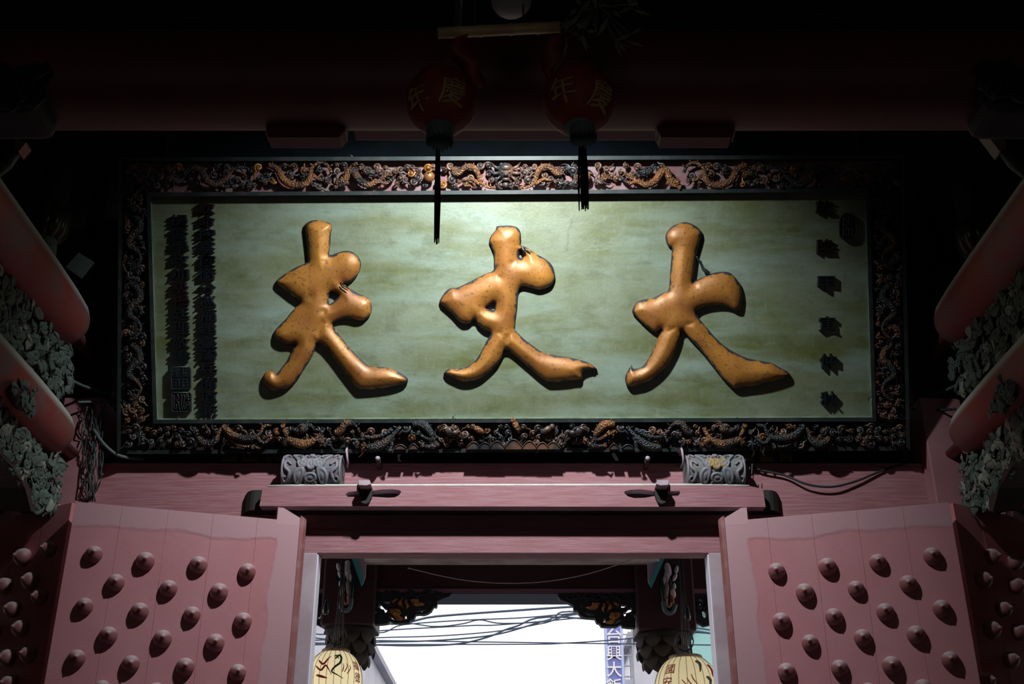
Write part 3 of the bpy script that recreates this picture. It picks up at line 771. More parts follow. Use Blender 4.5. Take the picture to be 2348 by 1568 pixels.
# --- small inscriptions
INK = M('raised_black_lettering', (0.006, 0.012, 0.017), 0.30, col2=(0.010, 0.006, 0.008), scale=16, spec=0.5)
INKR = M('raised_dark_red_lettering', (0.020, 0.007, 0.008), 0.30, col2=(0.008, 0.006, 0.007), scale=16, spec=0.5)
def small_text(chars, x, ys, w, h, red=(), dx=0):
    for i, (c, y) in enumerate(zip(chars, ys)):
        mt = INKR if i in red else INK
        o = link('raised_letter', glyph_mesh(c, mt, 1.0, 0.010), plq, q(x + dx * i, y, -0.011), None, (w / PS, 0.025, h / PS))
small_text('欽命按察使銜分巡福建臺灣兵備道兼', 473, [477, 507, 537, 567, 598, 629, 661, 692, 723, 753, 784, 814, 844, 876, 908, 940], 40, 27, (0, 1), 0.4)
small_text('提督學政加級楊廷理敬書', 412, [506, 536, 566, 596, 628, 660, 690, 720, 752, 785, 817], 40, 27, (5, 6), 0.4)
small_text('乾隆甲寅仲秋', 1890, [476, 565, 650, 742, 827, 914], 38, 34, (0, 1), 2)
def seal(x0, y0, x1, y1, lines, rad, nm='seal_block', mat=None):
    cxp, cyp = (x0 + x1) / 2, (y0 + y1) / 2; w, h = (x1 - x0) / 2, (y1 - y0) / 2; ol = []
    for sx, sy, a0 in ((1, -1, -90), (1, 1, 0), (-1, 1, 90), (-1, -1, 180)):
        for k in range(5):
            a = R(a0 + 22.5 * k); ol.append((cxp + sx * (w - rad) + rad * math.cos(a), cyp + sy * (h - rad) + rad * math.sin(a)))
    m = MB(); m.prism(ol, lambda u, v, d: q(u, v, -0.026 + d), 0.027); b = m.build(nm, mat or INK, plq)
    m = MB(); k = len(ol)
    m.tube([q(cxp + (x - cxp) * 0.95, cyp + (y - cyp) * 0.95, -0.026) for x, y in ol + ol[:1]], 0.0035, 5); m.build('seal_rim', MOULD, b)
    for L_ in lines:
        pp = smooth_loop([(cxp + u * w, cyp + v * h) for u, v in L_], 4, False)
        m = MB(); m.tube([q(x, y, -0.027) for x, y in pp], 0.0026, 5); m.build('seal_stroke', MOULD, b)
    return b
s1 = seal(391, 840, 438, 893, [], 4)
for c, (x, y) in zip('楊廷印理', ((426, 853), (426, 879), (402, 879), (402, 853))):
    link('seal_letter', glyph_mesh(c, MOULD, 1.0, 0.0), s1, q(x, y, -0.026), None, (19 / PS, 0.006, 21 / PS))
seal(393, 899, 439, 945, [[(-.75, -.7), (-.75, .55), (-.6, .7)], [(-.55, -.75), (-.35, -.75), (-.3, -.3), (-.55, -.2), (-.3, 0), (-.25, .5), (-.1, .85)], [(-.15, -.8), (.05, -.7), (0, -.3), (0, .4), (.12, .8)],
      [(.2, -.8), (.35, -.5), (.25, -.1), (.22, .4), (.32, .75)], [(.5, -.85), (.5, -.2)], [(.4, -.55), (.8, -.55)], [(.4, -.3), (.85, -.3)], [(.65, -.85), (.65, -.1)],
      [(.45, 0), (.45, .7)], [(.45, 0), (.75, 0), (.8, .8)], [(.5, .3), (.7, .3)], [(-.5, .2), (-.5, .75)]], 4, mat=INKR)
seal(1924, 488, 1965, 552, [[(-.5, -.7), (-.5, .7)], [(-.5, -.6), (-.1, -.5)], [(-.5, -.2), (-.15, -.1), (-.2, .3)], [(.1, -.75), (.1, -.3), (.5, -.1)], [(.45, -.7), (.5, -.3)],
      [(.1, .1), (.1, .7)], [(.1, .2), (.5, .2), (.5, .7)], [(-.3, .5), (-.05, .6)]], 18)

# --- carved border: dragons, clouds, pearls, waves
rc = random.Random(11)
def carve_tube(name, path, r, mat, parent, y=-0.034, taper=True, seg=8, flat=0.85, step=4):
    pp = smooth_loop(path, step, False); k = len(pp)
    rs = []
    for i in range(k):
        t = i / max(1, k - 1)
        rs.append(r / PS * ((0.45 + 0.55 * math.sin(math.pi * min(1, t * 1.25 + 0.12)) ** 0.6) if taper else 1.0))
    m = MB(); m.tube([q(px, py, y - 0.012 * math.sin(math.pi * i / max(1, k - 1))) for i, (px, py) in enumerate(pp)], rs, seg, 0, (1, flat))
    return m, pp, rs
def cloud(cx, cy, s, a, parent, mat=None, mirror=1, nm='cloud_scroll'):
    """spiral head with a curling tail"""
    mat = mat or CLOUDM
    pts = spiral(0, 0, 0.16, 1.0, 0, 1.35, 18)
    ex, ey = pts[-1]
    pts += [(ex - 0.55, ey + 0.75), (ex - 1.5, ey + 1.05), (ex - 2.3, ey + 0.75)]
    P = [(cx + s * (x * math.cos(a) - y * math.sin(a)) * mirror, cy + s * (x * math.sin(a) + y * math.cos(a))) for x, y in pts]
    k = len(P); m = MB()
    m.tube([q(x, y, -0.030 - 0.006 * math.sin(i * 0.5)) for i, (x, y) in enumerate(P)], [s / PS * (0.34 if i < k - 3 else 0.36 - 0.1 * (i - k + 4)) for i in range(k)], 6, 0, (1, 1.25))
    m.ball(q(cx, cy, -0.034), (s * .3 / PS, 0.012, s * .3 / PS), 6)
    return m.build(nm, mat, parent)
def claw(m, px, py, ang, s=6):
    for k in (-0.55, -0.18, 0.18, 0.55):
        a = ang + k
        m.tube([q(px, py, -0.045), q(px + s * math.cos(a), py + s * math.sin(a), -0.055), q(px + 1.9 * s * math.cos(a + .12), py + 1.9 * s * math.sin(a + .12), -0.045)], [0.005, 0.0045, 0.0015], 5)
def dragon_head(px, py, face, parent, s=1.0, mat=None):
    m = MB()
    m.ball(q(px, py, -0.052), (0.026 * s, 0.022, 0.022 * s), 10)
    m.ball(q(px + face * 12 * s, py + 4 * s, -0.054), (0.024 * s, 0.018, 0.013 * s), 8)
    m.ball(q(px + face * 10 * s, py + 11 * s, -0.05), (0.018 * s, 0.014, 0.006 * s), 8)
    m.ball(q(px + face * 23 * s, py + 2 * s, -0.062), (0.008 * s, 0.008, 0.007 * s), 6)
    for e in (-5, 4): m.ball(q(px + face * (5 + e * .3) * s, py - 6 * s + e * .2, -0.070), 0.0055 * s, 6)
    for k in range(3):
        m.tube([q(px - face * 4 * s, py - 8 * s, -0.055), q(px - face * (14 + 4 * k) * s, py - (16 - 6 * k) * s, -0.05), q(px - face * (26 + 2 * k) * s, py - (14 - 11 * k) * s, -0.045)], [0.006, 0.005, 0.001], 5)
    for k in (-1, 1): m.tube([q(px + face * 22 * s, py + 6 * s, -0.058), q(px + face * 30 * s, py + (12 + 6 * k) * s, -0.05), q(px + face * 24 * s, py + (20 + 6 * k) * s, -0.045)], [0.003, 0.003, 0.001], 5)
    return m.build('dragon_head', mat or SCALESD, parent)
def dragon(path, r, parent, mat, legs=(), name='dragon'):
    m, pp, rs = carve_tube(name, path, r, mat, parent, -0.036)
    k = len(pp)
    for i in range(2, k - 2, 3):                     # dorsal fins
        a, b = pp[i - 1], pp[i + 1]; dx, dy = b[0] - a[0], b[1] - a[1]; l = math.hypot(dx, dy) + 1e-6
        nx, ny = dy / l, -dx / l
        if ny > 0: nx, ny = -nx, -ny
        x, y = pp[i]; e = r * 0.9
        m.tube([q(x + nx * e * 0.5, y + ny * e * .5, -0.045), q(x + nx * e * 1.5 - dx / l * 2, y + ny * e * 1.5 - dy / l * 2, -0.045)], [0.005, 0.001], 4)
    for L_ in legs:
        lp = smooth_loop(L_, 5, False); n = len(lp)
        m.tube([q(x, y, -0.042) for x, y in lp], [r / PS * (0.62 - 0.3 * i / n) for i in range(n)], 7)
        (ax, ay), (bx, by) = lp[-2], lp[-1]; claw(m, bx, by, math.atan2(by - ay, bx - ax))
    return m.build(name, mat, parent)
def mir(path, c): return [(2 * c - x, y) for x, y in path]
T, S_R, B, S_L = frames[0], frames[1], frames[2], frames[3]
occ = []
def both(path, c, **k):
    """a carving and its mirror image on the other half of the border"""
    for mm in (0, 1):
        P = mir(path, c) if mm else path
        lg = [mir(l, c) if mm else l for l in k.get('legs', ())]
        dragon(P, k['r'], k['parent'], k['mat'] if not mm else k.get('mat2', k['mat']), lg)
        for p in smooth_loop(P, 8, False): occ.append(p)
TC, BC = 1164, 1178
def ty(x): return 0.0
both([(1048, 384), (1040, 396), (1050, 398), (1066, 384), (1084, 383), (1096, 398), (1102, 418), (1116, 428), (1136, 431)], TC, r=7.5, parent=T, mat=SCALES, legs=[[(1100, 422), (1085, 412), (1070, 412), (1058, 415)]])
both([(770, 420), (790, 412), (800, 392), (812, 396), (826, 415), (846, 424), (866, 416), (884, 420), (902, 408), (906, 392)], TC, r=9, parent=T, mat=SCALES, mat2=SCALES, legs=[[(866, 416), (884, 404), (900, 396)], [(800, 418), (786, 424), (774, 428)]])
both([(616, 378), (636, 388), (650, 412), (672, 424), (700, 422), (711, 404), (716, 384), (734, 373), (752, 380), (760, 396)], TC, r=8.5, parent=T, mat=SCALES, legs=[[(716, 400), (732, 412), (744, 414)]])
both([(420, 400), (440, 385), (462, 392), (474, 414), (498, 422), (520, 408), (536, 388), (560, 384), (580, 396)], TC, r=8.5, parent=T, mat=SCALESD, legs=[[(500, 420), (515, 428), (530, 428)]])
for c, fc in ((842, 1), (2 * TC - 842, -1)): dragon_head(c, 392, fc, T, 0.95, SCALESD); occ.append((c, 392))
for c in (984, 2 * TC - 984 - 2):
    m = MB(); m.ball(q(c, 405, -0.045), (0.024, 0.02, 0.024), 12); m.tube([q(c - 2, 396, -0.066), q(c + 6, 390, -0.06), q(c + 2, 382, -0.05)], [0.004, 0.004, 0.001], 5); m.build('pearl', GOLDLEAF, T); occ.append((c, 405))
# lion mask at the centre of the top border
m = MB()
m.ball(q(1160, 392, -0.048), (0.034, 0.022, 0.036), 12); m.ball(q(1160, 384, -0.066), (0.022, 0.012, 0.014), 10)
m.ball(q(1160, 400, -0.070), (0.011, 0.012, 0.008), 8); m.ball(q(1160, 411, -0.058), (0.020, 0.012, 0.008), 8); m.ball(q(1160, 424, -0.045), (0.016, 0.014, 0.014), 8)
for s_ in (-1, 1):
    m.ball(q(1160 + s_ * 8, 394, -0.067), 0.0055, 8)
    m.tube([q(1160 + s_ * 14, 388, -0.05), q(1160 + s_ * 26, 382, -0.05), q(1160 + s_ * 34, 372, -0.04)], [0.008, 0.007, 0.001], 6)
    m.tube([q(1160 + s_ * 14, 396, -0.05), q(1160 + s_ * 28, 398, -0.05), q(1160 + s_ * 40, 392, -0.04)], [0.008, 0.007, 0.002], 6)
    m.tube([q(1160 + s_ * 12, 404, -0.05), q(1160 + s_ * 22, 412, -0.05), q(1160 + s_ * 20, 424, -0.04)], [0.006, 0.006, 0.002], 6)
m.build('lion_mask', CLOUDM, T); occ.append((1160, 400))
# bottom border
both([(455, 1003), (465, 1015), (482, 1018), (497, 1006), (503, 988), (512, 978)], BC, r=9, parent=B, mat=SCALES, mat2=SCALESD, legs=[])
both([(512, 975), (530, 996), (552, 1004), (580, 1004), (596, 994), (604, 978), (622, 974)], BC, r=9, parent=B, mat=SCALES, mat2=SCALESD, legs=[[(525, 992), (535, 1012), (556, 1022), (574, 1024)], [(590, 1004), (604, 1016), (622, 1004), (630, 996)]])
both([(652, 1020), (662, 1008), (690, 1018), (712, 1014), (728, 1004), (738, 990), (742, 980)], BC, r=11, parent=B, mat=SCALES, mat2=SCALES, legs=[[(668, 1008), (656, 996), (650, 982)], [(728, 1006), (742, 1016)]])
both([(768, 990), (780, 990), (790, 974), (804, 970), (818, 978), (824, 992)], BC, r=8.5, parent=B, mat=SCALES, mat2=SCALESD, legs=[])
both([(842, 1026), (866, 1024), (886, 1012), (906, 992), (918, 978)], BC, r=10, parent=B, mat=SCALESD, mat2=SCALESD, legs=[[(900, 984), (876, 998), (850, 1003), (836, 1000)], [(895, 1000), (898, 1018), (896, 1028)]])
both([(948, 972), (970, 974), (986, 990), (994, 1008), (1006, 1022)], BC, r=10, parent=B, mat=SCALESD, mat2=SCALES, legs=[[(992, 1008), (976, 1004), (964, 996)], [(1000, 1020), (986, 1024), (974, 1022)]])
for c, fc in ((694, -1), (2 * BC - 694, 1)): dragon_head(c, 982, fc, B, 1.0, SCALESD); occ.append((c, 982))
for c, fc in ((1032, 1), (2 * BC - 1032, -1)): dragon_head(c, 988, fc, B, 0.9, CLOUDM); occ.append((c, 988))
for c, mm in ((932, 1), (2 * BC - 932, -1)): cloud(c, 980, 11, 0.2, B, CLOUDM, mm); occ += [(c, 980), (c, 1000)]
for i, (x, w, h) in enumerate([(1086, 34, 14), (1112, 30, 13), (1140, 36, 16), (1178, 42, 20), (1214, 36, 16), (1244, 30, 13), (1268, 34, 14), (878, 28, 8), (918, 28, 8), (948, 22, 10), (1408, 22, 10), (1440, 28, 8)]):
    m = MB(); pts = [(x - w / 2 + w * k / 10, 1027 - h * math.sin(math.pi * k / 10)) for k in range(11)]
    m.prism([(p[0], p[1]) for p in pts] + [(x + w / 2, 1030), (x - w / 2, 1030)], lambda u, v, d: q(u, v, -0.046 - 0.002 * (i % 3) + d), 0.04)
    m.tube([q(p[0], p[1], -0.048 - 0.002 * (i % 3)) for p in pts], 0.0022, 5)
    m.build('carved_wave', CLOUDM, B); occ += [(x, 1018), (x, 1026)]
for (x, y, a) in ((1098, 986, 0.5), (1184, 978, 1.1), (1252, 986, 2.6)):           # leaping fish and figures amid the waves
    m = MB(); dx, dy = math.cos(a) * 16, math.sin(a) * 16
    m.tube([q(x - dx, y - dy, -0.045), q(x - dx * .4, y - dy * .4, -0.055), q(x + dx * .4, y + dy * .4, -0.055), q(x + dx, y + dy, -0.045)], [0.006, 0.014, 0.013, 0.004], 8)
    m.ball(q(x - dx, y - dy, -0.05), 0.013, 8); m.build('carved_fish', SCALES if x < 1200 else CLOUDM, B); occ.append((x, y))
for (x, y) in ((1140, 994), (1222, 994), (1120, 1002), (1236, 1004)): cloud(x, y, 7, rc.uniform(0, 6), B); occ.append((x, y))
# side borders: climbing dragons
for fr, cx0, mm in ((S_L, 309, 1), (S_R, 2037, -1)):
    for y0, mt in ((560, SCALESD), (720, SCALESD), (860, SCALESD)):
        P = [(cx0 + mm * dx, y0 + dy) for dx, dy in ((-8, -70), (8, -56), (12, -36), (-6, -20), (-14, 0), (4, 14), (14, 30), (4, 50), (-12, 58))]
        dragon(P, 8.5, fr, mt, [[(P[3][0], P[3][1]), (P[3][0] + mm * 16, P[3][1] + 4), (P[3][0] + mm * 20, P[3][1] + 12)]]); occ += smooth_loop(P, 8, False)
    dragon_head(cx0, 478, mm, fr, 0.9, SCALESD); occ.append((cx0, 478))
# clouds fill what is left
def fill(x0, y0, x1, y1, fr, n, smin=5.5, smax=9.0, gap=15):
    k = 0; tries = 0
    while k < n and tries < n * 60:
        tries += 1
        x, y = rc.uniform(x0, x1), rc.uniform(y0, y1)
        if any((x - a) ** 2 + (y - b) ** 2 < gap * gap for a, b in occ): continue
        occ.append((x, y)); k += 1
        u = rc.random()
        cloud(x, y, rc.uniform(smin, smax), rc.uniform(0, 6.28), fr, SCALES if u < 0.12 else (GOLDLEAF if u < 0.17 and fr in (T,) else CLOUDM), rc.choice((-1, 1)))
fill(292, 379, 2058, 426, T, 170, 6, 10, gap=12.5)
fill(290, 978, 2068, 1020, B, 170, 6, 10, gap=12.5)
fill(289, 452, 327, 962, S_L, 80, 6, 10, gap=12.5)
fill(2012, 452, 2062, 955, S_R, 90, 6, 10, gap=12.5)
# ================================================================== FLOODLIGHT ABOVE THE BEAM
fl = empty('floodlight', LAMP_POS)
zz = -LAMP_AIM; rot = zz.to_track_quat('Z', 'Y').to_matrix().to_4x4()
m = MB(); m.box((-0.15, -0.10, 0.02), (0.15, 0.10, 0.09), 0, 0.01)
for k in range(7): m.box((-0.14 + 0.045 * k, -0.09, 0.09), (-0.13 + 0.045 * k, 0.09, 0.12))
o = m.build('housing', METALG, fl); o.matrix_local = rot
m = MB(); m.box((-0.135, -0.085, 0.012), (0.135, 0.085, 0.0195)); o = m.build('lamp_glass', M('lamp_glass', (0.8, 0.85, 0.8), 0.2, emit=((0.8, 1.0, 0.9), 3.0)), fl); o.matrix_local = rot
m = MB(); m.tube([(-0.17, -0.05, 0.0), (-0.17, -0.2, 0.0), (-0.17, -0.24, -0.3), (-0.17, -0.24, -0.62)], 0.012, 6); m.tube([(-0.17, -0.05, 0.0), (-0.14, -0.03, 0.0)], 0.01, 6)
m.build('mounting_arm', METALG, fl)
ld = bpy.data.lights.new('floodlight_beam', 'SPOT'); ld.energy = LAMP_POWER; ld.color = LAMP_COLOR
ld.spot_size = R(LAMP_SIZE); ld.spot_blend = LAMP_BLEND; ld.shadow_soft_size = 0.05
lo = bpy.data.objects.new('lamp_light', ld); COL.objects.link(lo); lo.parent = fl
lo.rotation_euler = LAMP_AIM.to_track_quat('-Z', 'Y').to_euler()
tag(fl, 'floodlight mounted on the big cross beam facing the plaque', 'lamp')

# ================================================================== BIG CROSS BEAM AND WHAT HANGS FROM IT
el = R(38.73); dist = 3.2
BY, BZ, BR = dist * math.cos(el), 1.6 + dist * math.sin(el), 0.126
bm_ = empty('cross_beam', (0, BY, BZ))
m = MB(); prof = []
for k in range(28):
    a = 2 * math.pi * k / 28
    prof.append((BR * math.copysign(abs(math.cos(a)) ** 0.85, math.cos(a)), BR * math.copysign(abs(math.sin(a)) ** 0.85, math.sin(a))))
xs = [-4.31, 4.31]; vs = []
for x in xs: vs += [(x, a, b) for a, b in prof]
m.add(vs, [(i, (i + 1) % 28, 28 + (i + 1) % 28, 28 + i) for i in range(28)], 0, True)
m.build('beam_log', DKRED, bm_)
m = MB(); m.box((-0.44, 0.10, -0.075), (0.44, 0.17, 0.03), 0, 0.006); m.build('beam_batten', DKRED, bm_)
tag(bm_, 'dark red rounded cross beam spanning the hall in front of the plaque', 'beam')
for (x0, x1, lab) in ((609, 788, 'dark wooden block under the cross beam above the leftmost gilded character'), (1511, 1686, 'dark wooden block under the cross beam above the rightmost gilded character')):
    yb = BY + 0.04; a, b = atY(x0, 318, yb).x, atY(x1, 318, yb).x; z1 = atY(1174, 292, yb).z; z0 = atY(1174, 339, yb).z
    z0, z1 = z0 + 0.034, z1 + 0.07
    o = empty('beam_block', ((a + b) / 2, yb, z0)); w = (b - a) / 2; h = z1 - z0
    m = MB(); m.prism([(-w + 0.006, 0), (w - 0.012, 0), (w, 0.02), (w, h), (-w, h), (-w, 0.02)], lambda u, v, d: (u, d, v), 0.05); m.build('block_body', DKRED, o)
    for s_ in (-1, 1):
        m = MB(); m.box((min(s_ * w, s_ * (w + 0.003)), 0.004, 0.02), (max(s_ * w, s_ * (w + 0.003)), 0.048, h)); m.build('lit_end_face', LAVEN, o)  # lamplit block ends, given as paler plates
    tag(o, lab, 'beam block')

# carved brackets under the ends of the beam, plank braces
for s_, nm in ((-1, 'left'), (1, 'right')):
    side = 'grey plate' if s_ < 0 else 'sagging cable'
    Y = BY - 0.02
    P = atY(CX + s_ * (CX - 40), 270, Y)
    o = empty('beam_bracket', (P.x, Y, P.z - 0.06))
    for k in range(30):
        r2 = random.Random(k + 50 * s_)
        m = MB(); cx_, cz_ = r2.uniform(-0.10, 0.10), r2.uniform(0.02, 0.12)
        pts = [(cx_ + x, 0, cz_ + z) for x, z in spiral(0, 0, 0.006, 0.030, r2.uniform(0, 6), 1.3, 12)]
        pts = [(x, -0.12 + r2.uniform(-.012, .012), z) for x, _, z in pts]
        m.tube(pts, 0.009, 6); m.build('carved_scroll', BLACKWOOD, o)
    m = MB(); m.box((-0.09, -0.105, 0.02), (0.09, 0.06, 0.13), 0, 0.03); m.build('bracket_body', BLACKWOOD, o)
    tag(o, 'black carved bracket under the cross beam end near the ' + ('square grey plate' if s_ < 0 else 'slanting grey plank'), 'bracket')

# --- the two red lanterns on a bamboo stick
D2 = 2.5
def red_lantern(cx, cy, rp, fr, tas, chars, label):
    c = atD(cx, cy, D2); r = rp / F * D2
    root = empty('red_lantern', c)
    m = MB(); n = 40; rows = 14; vs = []; fs = []
    for j in range(rows + 1):
        t = math.pi * (0.11 + 0.78 * j / rows)
        for k in range(n):
            a = 2 * math.pi * k / n
            rr = r * math.sin(t) ** 0.9 * (1 - 0.045 * abs(math.cos(5 * a)) ** 4)
            vs.append((rr * math.cos(a), rr * math.sin(a), r * 1.0 * math.cos(t)))
    for j in range(rows):
        for k in range(n): fs.append((j * n + k, (j + 1) * n + k, (j + 1) * n + (k + 1) % n, j * n + (k + 1) % n))
    m.add(vs, fs, 0, True); m.build('lantern_body', SILKRED, root)
    for s_ in (1, -1):
        m = MB(); m.lathe([(r * .42, s_ * r * .90), (r * .44, s_ * r * .98), (r * .30, s_ * r * 1.02)], 18); m.build('lantern_cap', SILKCAP, root)
    # fringe
    fx, f0, f1, fw = fr; p0 = atD(fx, f0, D2) - c; p1 = atD(fx, f1, D2) - c; w = fw / F * D2
    m = MB(); vs = []; n = 36; rd = random.Random(int(cx))
    for k in range(n):
        a = 2 * math.pi * k / n; vs.append((p0.x * .6 + w * .93 * math.cos(a), w * .93 * math.sin(a), -r * .93))
    for k in range(n):
        a = 2 * math.pi * k / n; vs.append((p0.x + w * math.cos(a), w * math.sin(a), p1.z + (0.006 if k % 2 else -0.004) + rd.uniform(-.003, .003)))
    m.add(vs, [(k, (k + 1) % n, n + (k + 1) % n, n + k) for k in range(n)], 0, False); m.build('fringe', SILKCAP, root)
    # tassel threads
    m = MB(); (x0, y0), (x1, y1) = tas
    a = atD(x0, y0, D2) - c; b = atD(x1, y1, D2) - c
    for k in range(13):
        dx, dy = rd.uniform(-.0085, .0085), rd.uniform(-.006, .006)
        top = (a.x + dx * .7, a.y + dy, -r * .95); mid = ((a.x + b.x) / 2 + dx * 1.2, (a.y + b.y) / 2 + dy, (a.z + b.z) / 2); end = (b.x + dx * 1.2, b.y + dy, b.z + rd.uniform(-.004, .014))
        m.tube([top, mid, end], [0.0022, 0.0026, 0.0012], 5)
    m.build('tassel', TASSEL, root)
    for ch, ax, az in chars:                         # gold characters wrapped on the globe
        me = glyph_mesh(ch, GOLDPAINT, 0.05, 0.0).copy()
        sz = r * 0.72
        for v in me.vertices:
            x, y, z = v.co.x * sz, v.co.y * 0.02, v.co.z * sz + az * r
            t = math.asin(max(-.97, min(.97, z / r))); rr = r * 1.012 + (0.0015 if y < 0 else -0.001)
            a_ = ax + x / (r * math.cos(t)) - math.pi / 2
            rad = rr * math.cos(t) ** 0.95
            v.co = (rad * math.cos(a_), rad * math.sin(a_), z)
        link('gold_character', me, root)
    top = atD(cx, 70, D2) - c
    m = MB(); m.tube([(0, 0, r * .98), (top.x * .4, top.y * .5, (r + top.z) / 2), (top.x, top.y, top.z)], 0.0025, 5); m.build('hanging_string', CABLE, root)
    tag(root, label, 'lantern')
    return root
red_lantern(1012, 232, 82, (1011, 300, 360, 31), ((1000, 362), (996, 555)), (('年', -0.75, -0.38), ('慶', 0.42, -0.28)), 'round red lantern with the longer tassel reaching far down the green field')
red_lantern(1326, 228, 84, (1335, 292, 350, 31), ((1336, 352), (1339, 482)), (('年', -0.52, -0.28), ('慶', 0.72, -0.36)), 'round red lantern with the shorter tassel beside the dried branches')
o = empty('bamboo_stick', atD(1145, 70, D2))
a, b = atD(1004, 76, D2) - o.location, atD(1284, 62, D2) - o.location
m = MB(); pts = [a.lerp(b, t) for t in (0, .17, .19, .21, .33, .35, .37, .58, .60, .62, .8, .82, .84, 1)]
m.tube(pts, [0.0125, 0.0125, 0.0142, 0.0125] + [0.0125, 0.0142, 0.0125] * 3 + [0.0125], 10); m.build('bamboo_pole', BAMBOO, o)
for t in (0.3, 0.7):
    p = a.lerp(b, t); m = MB(); m.tube([p, p + Vector((0, 0, 0.6)), p + Vector((0, 0, 6.0 - o.location.z - p.z))], 0.002, 4); m.build('hanging_string', CABLE, o)
tag(o, 'short horizontal bamboo stick from which the red lanterns hang', 'bamboo stick')
gl = empty('globe_lamp', atD(1172, -4, 2.56)); m = MB(); m.ball((0, 0, 0), 0.046, 20); m.build('glass_globe', M('dusty_opal_glass', (0.32, 0.33, 0.31), 0.4), gl)
m = MB(); m.tube([(0, 0, 0.044), (0, 0, 6.0 - gl.location.z)], 0.005, 6); m.lathe([(0.022, 0.036), (0.024, 0.05), (0.012, 0.06)], 14); m.build('pendant_rod', METALG, gl)
tag(gl, 'unlit grey glass globe lamp hanging above the bamboo stick', 'lamp')
for path, lab in (([(1058, 82), (1050, 110), (1068, 140), (1085, 165), (1108, 198)], 'dark red ribbon tied to the bamboo stick over the lantern with the longer tassel'),
                  ([(1278, 78), (1272, 105), (1262, 135), (1258, 165), (1266, 182)], 'dark red ribbon tied to the bamboo stick over the lantern with the shorter tassel')):
    o = empty('red_ribbon', atD(*path[0], D2 - 0.01)); m = MB(); vs = []; pp = smooth_loop(path, 10, False); k = len(pp)
    for i, (x, y) in enumerate(pp):
        w = 8 + 16 * math.sin(math.pi * min(1, i / k + 0.15)); tw = math.sin(i * 0.8) * 0.012
        for s_, dz in ((-1, 0), (0, 0.006), (1, 0)):
            vs.append(atD(x + s_ * w, y - s_ * 4, D2 - 0.012 + tw * s_ - dz) - o.location)
    m.add(vs, [(3 * i + j, 3 * i + j + 1, 3 * i + j + 4, 3 * i + j + 3) for i in range(k - 1) for j in range(2)], 0, True)
    ob = m.build('ribbon_cloth', SILKRED, o); md = ob.modifiers.new('thick', 'SOLIDIFY'); md.thickness = 0.002
    tag(o, lab, 'ribbon')
o = empty('dried_branches', atD(1372, 40, 2.6)); rd = random.Random(3); DRY = M('dry_dark_leaves', (0.10, 0.12, 0.085), 0.8, col2=(0.2, 0.19, 0.12), scale=20)
stem = [Vector((0, 0, 6.0 - o.location.z)), Vector((0, 0, 0.6)), Vector((0.01, 0, 0.1)), Vector((-0.01, 0, -0.02))]
MB().tube(stem, 0.004, 5).build('stem', DARKWOOD, o)
for k in range(46):
    P = atD(rd.uniform(1295, 1455), rd.uniform(-60, 96), 2.6 + rd.uniform(-.03, .03)) - o.location
    a = rd.uniform(0, 6.28); d = Vector((math.cos(a) * .02, rd.uniform(-.01, .01), math.sin(a) * .02 - .012))
    w = d.cross(Vector((0, 1, 0))).normalized() * 0.006
    m = MB(); m.add([P, P + d + w, P + d * 2, P + d - w, P + d + Vector((0, -.004, 0))], [(0, 1, 4), (1, 2, 4), (2, 3, 4), (3, 0, 4)]); 
    m.tube([Vector((0, 0, 0.05)) * .5 + P * 0.2, P], 0.0012, 4); m.build('dry_leaf', DRY, o)
tag(o, 'bundle of dried leafy branches hanging right of the bamboo stick', 'branches')

# ================================================================== SIDE BEAMS RUNNING TO THE DOOR WALL, WITH CARVED PANELS
def side_beam(s_, zc, r, yend, label):
    o = empty('round_side_beam', (s_ * 1.90, yend, zc))
    prof = [(r * 0.94, -8.5), (r, -6.0), (r * 1.0, -0.45), (r * 0.97, -0.2), (r * 0.92, -0.08), (r * 0.82, -0.03), (r * 0.62, 0.005), (r * 0.35, 0.022), (r * 0.25, 0.03), (r * 0.25, 4.71 - yend)]
    M4 = Matrix.Rotation(R(-90), 4, 'X')
    m = MB(); m.lathe(prof, 26, 0, M4); m.build('beam_log', REDBEAM, o)
    tag(o, label, 'beam'); return o
side_beam(-1, 3.358, 0.108, 4.50, 'lower dusty red round beam on the side of the square grey plate')
side_beam(-1, 3.827, 0.125, 4.42, 'upper dusty red round beam on the side of the square grey plate')
side_beam(1, 3.358, 0.108, 4.50, 'lower dusty red round beam on the side of the sagging cable')
side_beam(1, 3.827, 0.125, 4.42, 'upper dusty red round beam on the side of the sagging cable')

